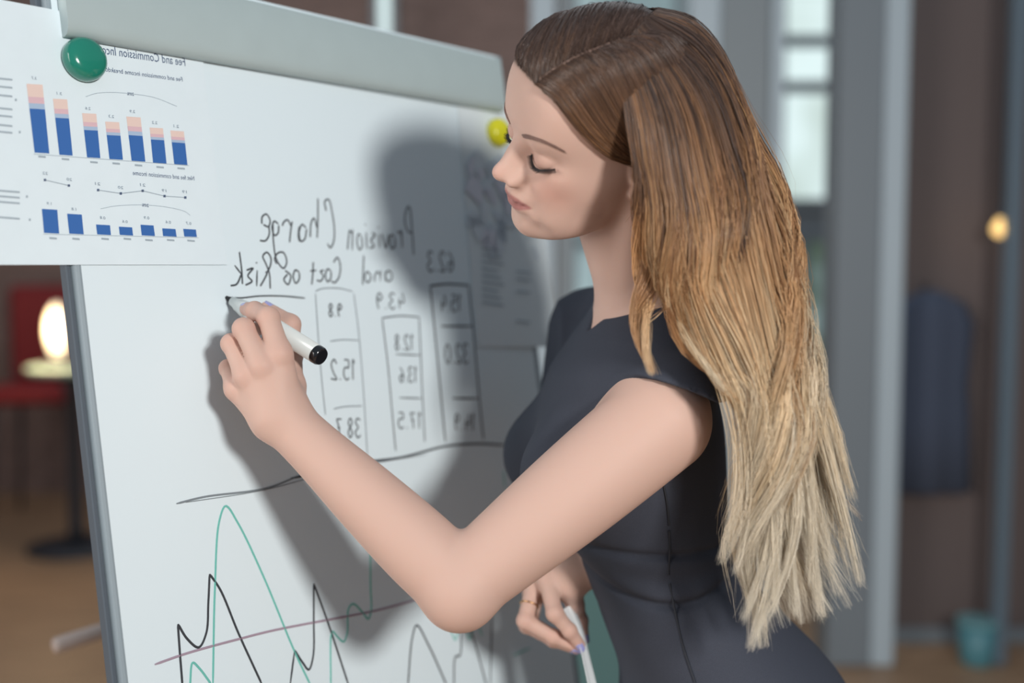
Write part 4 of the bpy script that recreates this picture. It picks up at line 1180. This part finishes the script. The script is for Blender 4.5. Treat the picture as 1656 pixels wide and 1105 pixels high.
# falling hair on the side of the viewer: front lock first, back of the head last
FALL = [
    [(1000, 92, .955), (1022, 190, .953), (1035, 290, .962), (1039, 380, .980), (1024, 470, .985), (1034, 545, .972), (1047, 600, .962)],
    [(1008, 80, .957), (1038, 190, .950), (1056, 300, .956), (1068, 400, .966), (1090, 495, .970), (1118, 575, .968), (1172, 624, .966), (1222, 660, .970), (1236, 740, .975)],
    [(1016, 68, .960), (1062, 180, .950), (1082, 300, .953), (1090, 400, .960), (1110, 495, .966), (1144, 580, .968), (1204, 640, .968), (1238, 740, .975), (1224, 840, .978), (1190, 920, .978)],
    [(1026, 53, .964), (1088, 165, .953), (1116, 290, .952), (1128, 390, .957), (1158, 480, .960), (1208, 580, .962), (1250, 700, .970), (1248, 800, .974), (1230, 900, .974), (1228, 985, .974), (1210, 1050, .974)],
    [(1036, 42, .970), (1113, 150, .962), (1150, 270, .957), (1166, 380, .956), (1194, 480, .958), (1228, 600, .962), (1264, 720, .968), (1268, 830, .970), (1254, 920, .970), (1260, 1012, .972)],
    [(1045, 32, .976), (1136, 122, .974), (1180, 236, .968), (1204, 360, .962), (1230, 480, .964), (1258, 600, .968), (1286, 720, .974), (1290, 820, .976), (1298, 900, .978), (1326, 998, .980)],
    [(1054, 24, .985), (1108, 46, .988), (1154, 96, .988), (1200, 196, .985), (1232, 330, .980), (1262, 460, .982), (1290, 590, .986), (1316, 700, .992), (1322, 800, .995), (1342, 870, 1.0), (1386, 942, 1.0)],
    [(1062, 17, .998), (1112, 33, 1.004), (1136, 55, 1.008), (1158, 86, 1.010), (1206, 184, 1.012), (1240, 308, 1.010), (1270, 440, 1.012), (1300, 570, 1.016), (1328, 690, 1.020), (1342, 745, 1.020), (1376, 797, 1.020)],
    [(1064, 14, 1.02), (1108, 28, 1.03), (1132, 50, 1.036), (1154, 82, 1.04), (1198, 176, 1.05), (1230, 310, 1.05), (1258, 440, 1.05), (1285, 570, 1.05), (1305, 690, 1.05), (1320, 800, 1.05), (1330, 880, 1.05)],
    [(1052, 14, 1.05), (1096, 32, 1.07), (1120, 54, 1.075), (1142, 86, 1.08), (1180, 176, 1.09), (1205, 310, 1.09), (1230, 440, 1.09), (1250, 570, 1.09), (1270, 690, 1.09), (1285, 800, 1.09), (1290, 900, 1.09)],
]
GF = resample_guides([[C3(*q) for q in g] for g in FALL], KH)
CENT = C3(1120, 480, 1.06)
T_ = np.linspace(0, 1, KH)
AXT = hw((0, -15, 30))
def inward(c):
    """horizontal direction towards the middle of the head above, of the hair mass below"""
    k = np.clip((c[..., 2] - 1.42) / 0.16, 0, 1)[..., None]
    v = (CENT * (1 - k) + AXT * k) - c; v[..., 2] = 0
    return v / (np.linalg.norm(v, axis=-1, keepdims=True) + 1e-9)
def hair_color(Z, t, jit, jc):
    """ombre: dark brown roots, golden middle, blond ends"""
    keys = np.array([1.08, 1.22, 1.34, 1.43, 1.51, 1.58, 1.655, 1.78])
    cols = np.array([lin(c) for c in ((253, 246, 230), (251, 238, 214), (244, 218, 178), (218, 172, 124), (172, 126, 88), (124, 94, 74), (88, 71, 64), (80, 66, 61))])
    z = Z + jit
    C = np.stack([np.interp(z, keys, cols[:, k]) for k in range(3)], -1)
    return C * jc[..., None]
HV, HQ, HC = [], [], []
hair_count = 0
def add_strands(curves, r0, r_tip, jit, jc, taper_from=0.7):
    global hair_count
    N, K, _ = curves.shape
    t = np.linspace(0, 1, K)
    rad = np.where(t < taper_from, 1.0, 1 - (1 - r_tip) * (t - taper_from) / (1 - taper_from)) * np.minimum(1, 0.5 + t * 8)
    rad = np.asarray(r0)[:, None] * rad[None]
    V, Q = tubes(curves, rad, 3)
    C = hair_color(curves[..., 2], t[None], jit[:, None], np.broadcast_to(jc[:, None], (N, K)))
    HV.append(V); HQ.append(Q + hair_count); HC.append(np.repeat(C.reshape(-1, 3), 3, axis=0)); hair_count += len(V)
def smooth_noise(N, K, freq, rg):
    """low-frequency 3-vector noise along strands"""
    ctrl = rg.normal(size=(N, freq + 3, 3)); x = np.linspace(0, freq, K); i = x.astype(int); f = (x - i)[None, :, None]; f = f * f * (3 - 2 * f)
    return ctrl[:, i] * (1 - f) + ctrl[:, i + 1] * f

def wave_at(s, t):
    """soft S-waves that start below the ear and run across neighbouring locks"""
    a = np.clip((t - 0.34) / 0.22, 0, 1) * (1 - 0.35 * np.clip((t - 0.8) / 0.2, 0, 1))
    arg = 2 * math.pi * 2.9 * t + 4.5 * s + 0.9 * np.sin(9 * s)
    return (a * 0.0175 * np.sin(arg))[..., None] * CR + (a * 0.0135 * np.cos(arg))[..., None] * CF

def fall_strands(N, s_lo, s_hi, nclump, w_max, r0, cut=(0.8, 1.0), fly=0.0, wave=1.0, std=0.013, splay=0.0034, centers=None, pl=(0.25, 1.0, 0.86)):
    cs = hr.uniform(s_lo, s_hi, nclump) if centers is None else np.array(centers)
    cw = hr.uniform(0, 1, nclump) ** 2.2
    ph = hr.uniform(0, 6.28, nclump); fr = hr.uniform(2.0, 3.3, nclump); am = hr.uniform(0.75, 1.3, nclump); cj = hr.normal(0.005, 0.058, nclump); cb = hr.uniform(0.74, 1.12, nclump)
    cl = hr.uniform(cut[0], cut[1], nclump)
    cid = hr.integers(0, nclump, N)
    s = cs[cid] + hr.normal(0, std, N); w = np.clip(cw[cid] + hr.normal(0, 0.05, N), 0, 1)
    mk = 2 * math.pi * 13 * s
    s = s + 0.011 * np.sin(mk) * (wave > 0.9)          # hair gathers into broad locks
    base = guide_at(GF, s)
    ctr = guide_at(GF, cs[cid])
    t = T_[None, :, None]
    pull = np.clip((t - pl[0]) / (pl[1] - pl[0]), 0, 1) ** 0.8 * pl[2]
    c = base * (1 - pull) + ctr * pull
    # inward layers: towards the axis of the mass
    inn = inward(c)
    c = c + inn * (w[:, None, None] * w_max * np.minimum(1, 0.05 + t * 2.5))
    # waves shared by neighbouring locks
    c = c + wave * wave_at(s[:, None] + 0.20 * (np.sin(ph[cid]) ** 3)[:, None], T_[None]) * am[cid][:, None, None]
    c = c - ((0.0032 * (wave > 0.9) * np.cos(mk))[:, None] * np.clip((t[..., 0] - 0.12) / 0.25, 0, 1))[..., None] * CF
    # splay of the single strands inside the lock
    rad = hr.normal(0, 1, (N, 1, 3)) * np.array([1.0, 0.45, 0.6]) * (splay * (1 - 0.72 * np.clip(t, 0, 1) ** 1.3)) * np.minimum(1, 0.2 + 2.5 * t)
    c = c + rad + smooth_noise(N, KH, 5, hr) * (0.0011 + fly) * t * np.minimum(1, 2 * t)
    # shorten
    e = np.clip(cl[cid] + hr.normal(0, 0.05, N), 0.35, 1.0)
    idx = T_[None] * e[:, None] * (KH - 1)
    i = np.clip(idx.astype(int), 0, KH - 2); f = (idx - i)[..., None]
    n = np.arange(N)[:, None]
    c = c[n, i] * (1 - f) + c[n, i + 1] * f
    add_strands(c, np.full(N, r0) * hr.uniform(0.7, 1.25, N), 0.12, cj[cid] + hr.normal(0, 0.012, N), cb[cid] * hr.uniform(0.85, 1.12, N))
fall_strands(4700, 0.21, 0.99, 140, 0.045, 0.00040, (0.70, 1.0))
fall_strands(3600, 0.21, 0.90, 66, 0.003, 0.00038, (0.76, 1.0))
fall_strands(1300, 0.0, 0.012, 7, 0.005, 0.00036, (0.92, 1.0), wave=0.3, std=0.034, splay=0.0030, centers=(0.002, 0.006, 0.010, 0.118, 0.124, 0.130, 0.138), pl=(0.60, 0.84, 0.97))
fall_strands(620, 0.118, 0.20, 9, 0.006, 0.00038, (0.92, 1.0), wave=0.45, std=0.008)
fall_strands(700, 0.21, 0.99, 240, 0.01, 0.00020, (0.7, 1.0), fly=0.0030)
fall_strands(170, 0.20, 0.99, 170, 0.01, 0.00016, (0.6, 1.0), fly=0.0085)
fall_strands(60, 0.80, 1.0, 60, 0.0, 0.00016, (0.5, 0.9), fly=0.013)

# pointed wisps at the ends: (guide position, start along the guide, tip, strands)
for s_, k_, tip, n_ in ((0.33, 15, (1212, 1046, .972), 70), (0.36, 16, (1200, 1000, .970), 50), (0.42, 15, (1248, 990, .968), 60), (0.50, 15, (1284, 992, .972), 60), (0.55, 16, (1326, 992, .976), 70), (0.60, 15, (1345, 905, .980), 50),
                        (0.66, 15, (1388, 942, 1.0), 70), (0.72, 14, (1374, 792, 1.01), 60), (0.25, 15, (1166, 908, .972), 50), (0.57, 16, (1308, 945, .975), 50), (0.28, 16, (1186, 925, .970), 40), (0.45, 17, (1228, 1010, .966), 40),
                        (0.70, 15, (1360, 850, 1.0), 50), (0.38, 16, (1236, 940, .962), 40), (0.63, 16, (1352, 960, .985), 40)):
    n_ = int(n_ * 1.2)
    g_ = guide_at(GF, np.clip(s_ + hr.normal(0, 0.020, n_), 0, 1))[:, max(0, k_ - 6):k_ + 1]
    a_, b_ = g_[:, -1], C3(*tip)[None] + hr.normal(0, 0.0022, (n_, 3))
    d_ = g_[:, -1] - g_[:, -3]; d_ = d_ / (np.linalg.norm(d_, axis=1, keepdims=True) + 1e-9)
    L_ = np.linalg.norm(b_ - a_, axis=1, keepdims=True)
    bow = hr.normal(0, 1, (1, 3)) * np.array([1, 0.4, 0.2]) * 0.010
    tt = np.linspace(0, 1, 13)[1:, None, None]
    m_ = a_ + d_ * L_ * 0.5 + bow
    seg = ((1 - tt) ** 2 * a_ + 2 * tt * (1 - tt) * m_ + tt ** 2 * b_).transpose(1, 0, 2)
    cur = np.concatenate([g_, seg], 1) + hr.normal(0, 0.0028, (n_, 1, 3)) * (1 - np.linspace(0, 1, g_.shape[1] + 12) ** 2 * 0.75)[None, :, None] - CF * 0.004
    add_strands(cur + smooth_noise(n_, cur.shape[1], 4, hr) * 0.0012, np.full(n_, 0.00032) * hr.uniform(0.6, 1.2, n_), 0.15, hr.normal(-0.02, 0.03, n_), hr.uniform(0.85, 1.1, n_), 0.55)
# strands lying on the skull: from the parting over the side of the viewer, tucked behind the ear
def skull_strands(N, root, ua, ub, mids, off, tail, r0, spread=2.0, shift=0.0):
    u = hr.uniform(0, 1, N)
    uu = ua + (ub - ua) * u
    P0_ = root[np.clip((uu * (len(root) - 1)), 0, len(root) - 1).astype(int)] + hr.normal(0, 0.6, (N, 3)) + np.array([shift, 0, 0])
    out = np.empty((N, KH, 3)); nk = KH - 6
    ramp = np.linspace(0, 1, nk) * 45 + 1.0
    for k in range(N):
        sp = hr.normal(0, spread, 3)
        q = catmull([P0_[k]] + [np.array(m_(u[k])) + sp for m_ in mids], nk)
        q = skull_out(q, (np.minimum(off(u[k]), ramp) + hr.uniform(-1.2, 1.2) * np.minimum(1, ramp / 8))[:, None])
        wq = hw(q)
        end = C3(*tail) + hr.normal(0, 0.010, 3)
        tl = np.stack([wq[-1] * (1 - a) + end * a for a in np.linspace(0, 1, 7)[1:]])
        out[k] = np.vstack([wq, tl])
    out += smooth_noise(N, KH, 4, hr) * 0.0006
    add_strands(out, np.full(N, r0) * hr.uniform(0.7, 1.2, N), 0.3, hr.normal(0, 0.02, N), hr.uniform(0.78, 1.15, N))
L3 = lambda a, b: (lambda u: tuple(np.array(a) * (1 - u) + np.array(b) * u))
HLINE = catmull([(-24, 86, 90), (-6, 87, 92), (16, 85, 92), (34, 78, 90), (50, 64, 82), (62, 48, 62)], 30)
NLINE = catmull([(-24, 86, 90), (-36, 79, 82), (-50, 67, 70), (-61, 54, 52), (-67, 42, 36), (-71, 24, 20)], 30)
# side of the viewer: swept from the parting and the hairline back over the ear
skull_strands(1500, PART, 0.0, 0.60, [L3((-43, 72, 80), (-58, 12, 104)), L3((-63, 50, 48), (-72, 2, 75)), L3((-72, 24, 25), (-77, -8, 46)), L3((-74, -4, 12), (-76, -18, 22)), L3((-68, -28, -8), (-70, -32, 0))], lambda u: 4.5 + 5 * u, (1062, 380, 1.05), 0.00042, 2.0, -1.6)
skull_strands(420, NLINE, 0.0, 1.0, [L3((-46, 66, 72), (-73, 14, 16)), L3((-66, 38, 40), (-75, 0, 10)), L3((-74, 4, 20), (-74, -14, 2)), L3((-70, -24, -4), (-68, -28, -10))], lambda u: 3.0, (1062, 380, 1.05), 0.00036, 1.2)
skull_strands(900, PART, 0.45, 1.0, [L3((-58, 18, 104), (-34, -62, 100)), L3((-73, 4, 78), (-50, -78, 66)), L3((-77, -12, 42), (-54, -80, 30)), L3((-73, -28, 0), (-50, -74, -5))], lambda u: 8.0 + 3 * u, (1110, 400, 1.06), 0.00046, 3.0, -1.2)
# far side of the parting, swept back
skull_strands(900, PART, 0.0, 0.7, [L3((0, 66, 108), (0, -36, 128)), L3((28, 36, 114), (34, -58, 108)), L3((56, 0, 96), (56, -72, 72)), L3((70, -30, 55), (60, -76, 30)), L3((66, -50, 0), (56, -70, -8))], lambda u: 3.0 + 6 * u, (1080, 330, 1.18), 0.00042, 2.2, 1.8)
skull_strands(700, HLINE, 0.0, 1.0, [L3((-6, 72, 105), (66, 28, 62)), L3((20, 44, 115), (74, -4, 50)), L3((48, 8, 105), (76, -26, 30)), L3((68, -26, 62), (74, -38, 8)), L3((66, -50, 0), (62, -52, -20))], lambda u: 4.0, (1080, 330, 1.18), 0.00044, 2.0)
skull_strands(700, PART, 0.62, 1.0, [L3((-4, -26, 128), (-2, -70, 104)), L3((24, -52, 114), (12, -88, 72)), L3((40, -76, 66), (20, -92, 38)), L3((44, -82, 20), (24, -88, 5))], lambda u: 6.0 + 5 * u, (1120, 330, 1.12), 0.00046, 3.0, 1.0)
# inner layers that keep the mass opaque, as broad flat locks following the same guides
def inner_layer(w_off, s0, s1, ns, t_end, k0=9):
    S = np.linspace(s0, s1, ns); c = guide_at(GF, S)
    inn = inward(c)
    c = c + inn * w_off * np.minimum(1, 0.6 + 3 * T_[None, :, None])
    c = c + wave_at(S[:, None], T_[None]) * (0.3 if s1 < 0.3 else 1.0) * 0.9
    k = int(KH * t_end) - k0; c = c[:, k0:k0 + k]
    C = hair_color(c[..., 2], 0, np.zeros((ns, 1)), np.full((ns, k), 1.0))
    idx = np.arange(ns * k).reshape(ns, k)
    q = np.stack([idx[:-1, :-1], idx[:-1, 1:], idx[1:, 1:], idx[1:, :-1]], -1).reshape(-1, 4)
    return c.reshape(-1, 3), q, C.reshape(-1, 3)
M_hair = mat('ombre_hair', (150, 105, 70), 0.32, spec=0.55, attr='Col')
_nt = M_hair.node_tree; _tr = _nt.nodes.new('ShaderNodeBsdfTranslucent'); _mx = _nt.nodes.new('ShaderNodeMixShader'); _mx.inputs[0].default_value = 0.15   # light passes through single hairs
_at = [n for n in _nt.nodes if n.type == 'ATTRIBUTE'][0]
_nt.links.new(_at.outputs['Color'], _tr.inputs['Color']); _nt.links.new(_nt.nodes['Principled BSDF'].outputs[0], _mx.inputs[1]); _nt.links.new(_tr.outputs[0], _mx.inputs[2])
_nt.links.new(_mx.outputs[0], _nt.nodes['Material Output'].inputs['Surface'])
hair = np_mesh('hair', np.vstack(HV), np.vstack(HQ), M_hair, person, True, np.vstack(HC))
tag(hair, 'long wavy hair fading from dark brown roots to blond ends', kind='stuff')
lv, lq, lc, cnt = [], [], [], 0
for w_off, s0, s1, te in ((0.0055, 0.26, 0.84, 0.74), (0.026, 0.30, 0.86, 0.74), (0.009, 0.02, 0.26, 0.62)):
    v_, q_, c_ = inner_layer(w_off, s0, s1, 40, te, 2)
    lv.append(v_); lq.append(q_ + cnt); lc.append(c_); cnt += len(v_)
under = np_mesh('hair_underlayer', np.vstack(lv), np.vstack(lq), M_hair, person, True, np.vstack(lc))
under['kind'] = 'stuff'

# ---------------------------------------------------------------- brows, lashes, nails, jewellery
def fuzz(name, curves, r0, color, tip=0.2):
    N, K, _ = curves.shape; t = np.linspace(0, 1, K)
    V, Q = tubes(curves, np.broadcast_to(r0 * (1 - (1 - tip) * t ** 1.5)[None], (N, K)), 4)
    o = np_mesh(name, V, Q, mat(name + '_hair', color, 0.6), person); o['kind'] = 'stuff'
    return o
for sx in (-1, 1):
    bpath = catmull([(15, 95, 33), (27, 94, 37.5), (40, 88, 39.5), (50, 79, 37), (57, 69, 31.5)], 40)
    N = 420; u = hr.uniform(0, 0.93, N); cur = np.empty((N, 6, 3))
    for k in range(N):
        i = u[k] * 39; a = bpath[int(i)]; d = bpath[min(int(i) + 4, 39)] - bpath[max(int(i) - 1, 0)]; d /= np.linalg.norm(d)
        wd = 2.6 * (1 - 0.6 * u[k]) * min(1, 0.55 + 3 * u[k])
        st = a + np.array([0, 0, hr.uniform(-wd, wd)]); ln = hr.uniform(3.5, 6)
        up = np.array([0, 0, 1.0]) * (0.45 * (1 - u[k]) - 0.25 * (u[k]) - 0.10 * np.sign(st[2] - a[2]))
        q = np.array([st + (d + up * (1 - j / 5)) * ln * j / 5 for j in range(6)])
        q[:, 0] *= sx
        cur[k] = hw(skull_out(q, 0.45))
    fuzz('eyebrow', cur, 0.00032, (124, 96, 86))
    N = 64; cur = np.empty((N, 7, 3))
    for k in range(N):
        u_ = k / (N - 1); i = int(u_ * 23); a = LASHLINE[min(i, 23)] * (1 - (u_ * 23 - i)) + LASHLINE[min(i + 1, 23)] * (u_ * 23 - i)
        out = (a - np.array([31.5, 72.5, 14])); out /= np.linalg.norm(out)
        side = (u_ - 0.4) * 0.55
        ln = (5.5 + 2.5 * u_) * hr.uniform(0.8, 1.1)
        q = []
        for j in range(7):
            t = j / 6
            q.append(a + out * (0.3) + ln * t * (out * 0.72 + np.array([side, 0.15, -0.45 + 0.55 * t])))
        q = np.array(q); q[:, 0] *= sx
        cur[k] = hw(q)
    fuzz('eyelash', cur, 0.00030, (30, 26, 28))
M_nail = mat('lilac_nail_polish', (160, 162, 216), 0.18, coat=0.6)
def nail(js, rs, up, ln=0.0105, wd=0.0047, ext=0.35):
    tip, prev = np.array(js[3]), np.array(js[2]); d = tip - prev; d /= np.linalg.norm(d)
    up = np.asarray(up, float); up = up - d * (up @ d); up /= np.linalg.norm(up); sd = np.cross(d, up)
    V, Fc = [], []; nu, nv = 10, 6
    c = tip + d * (rs[3] * 0.15)
    for i in range(nu + 1):
        s = i / nu; x = (s - 1 + ext) * ln
        w = wd * (1 - 0.35 * s ** 2) * (1 - max(0, (s - 0.8) / 0.2) ** 2 * 0.75) * (1 - max(0, (0.2 - s) / 0.2) ** 2 * 0.35)
        for j in range(nv + 1):
            a = (j / nv - 0.5) * 2
            V.append(c + d * x + sd * w * a + up * (rs[3] * 1.0 + 0.0004 - 0.0019 * a * a - 0.0008 * s * s))
    n0 = len(V)
    V += [v - up * 0.0006 for v in V]
    for i in range(nu):
        for j in range(nv):
            a = i * (nv + 1) + j
            Fc += [(a, a + 1, a + nv + 2, a + nv + 1), (n0 + a, n0 + a + nv + 1, n0 + a + nv + 2, n0 + a + 1)]
    rim = [j for j in range(nv + 1)] + [i * (nv + 1) + nv for i in range(1, nu + 1)] + [nu * (nv + 1) + j for j in range(nv - 1, -1, -1)] + [i * (nv + 1) for i in range(nu - 1, 0, -1)]
    for a, b in zip(rim, rim[1:] + rim[:1]): Fc.append((a, b, n0 + b, n0 + a))
    o = fix_normals(mesh_obj('fingernail', V, Fc, M_nail, person, True)); return o
nail(*NH['index'], 0.55 * CU - 0.65 * CF - 0.2 * CR)
nail(*NH['thumb'], 0.85 * CU + 0.1 * CF - 0.3 * CR, ln=0.012, wd=0.0058)
for f_ in ('middle', 'ring', 'little'): nail(*NH[f_], 0.3 * CF - 0.6 * CU - 0.5 * CR, ext=0.2)
nail(*FH['index'], -0.75 * CF - 0.35 * CR + 0.3 * CU, ln=0.0125, ext=0.5)
nail(*FH['middle'], -0.5 * CF - 0.5 * CU - 0.3 * CR, ln=0.0115, ext=0.45)
for f_ in ('ring', 'little'): nail(*FH[f_], -0.5 * CU - 0.5 * CR, ext=0.3)
nail(*FH['thumb'], 0.9 * CR - 0.3 * CF, ln=0.012, wd=0.0055)
M_gold = mat('gold', (214, 170, 120), 0.25, metal=1.0)
M_steel = mat('silver_stud', (215, 215, 220), 0.15, metal=1.0)
st_c = hw((-76.5, 2, -24)); st_d = (hw((-77.5, 2.3, -24.2)) - st_c); st_d /= np.linalg.norm(st_d)
o = lathe('earring', st_c, st_d * 0.0022, [(0, 0.0017), (0.5, 0.0020), (0.85, 0.0014), (1, 0.0005)], M_steel, None, 16); o.parent = person
js, rs = FH['middle']; rc = js[0] * 0.45 + js[1] * 0.55; rd = js[1] - js[0]; rd /= np.linalg.norm(rd)
e1 = np.cross(rd, (0, 0, 1)); e1 /= np.linalg.norm(e1); e2 = np.cross(rd, e1)
ang = np.linspace(0, 2 * math.pi, 29); ring_c = np.array([rc + 0.0108 * (math.cos(a) * e1 + math.sin(a) * e2) for a in ang])[None]
V_, Q_ = tubes(ring_c, np.full((1, 29), 0.0009), 8)
np_mesh('finger_ring', V_, Q_, M_gold, person)

# ---------------------------------------------------------------- side seam of the dress
def on_dress(px, py):
    t = 0.85
    for _ in range(80):
        p_ = np.array([C3(px, py, t)]); d_ = float(f_dress(p_)[0])
        t += max(d_, 0.0002) * 0.8
        if d_ < 0.0003 or t > 1.5: break
    return C3(px, py, t - 0.0005)
for path in ([(1064, 735), (1070, 770), (1078, 810), (1082, 850)], [(1082, 858), (1083, 890), (1081, 930)], [(1083, 944), (1094, 1000), (1106, 1050), (1124, 1104)]):
    c_ = catmull([on_dress(*q) for q in path], 24)[None]
    V_, Q_ = tubes(c_, np.full((1, 24), 0.0012), 5)
    np_mesh('dress_seam', V_, Q_, mat('seam_thread', (46, 49, 57), 0.9), person)
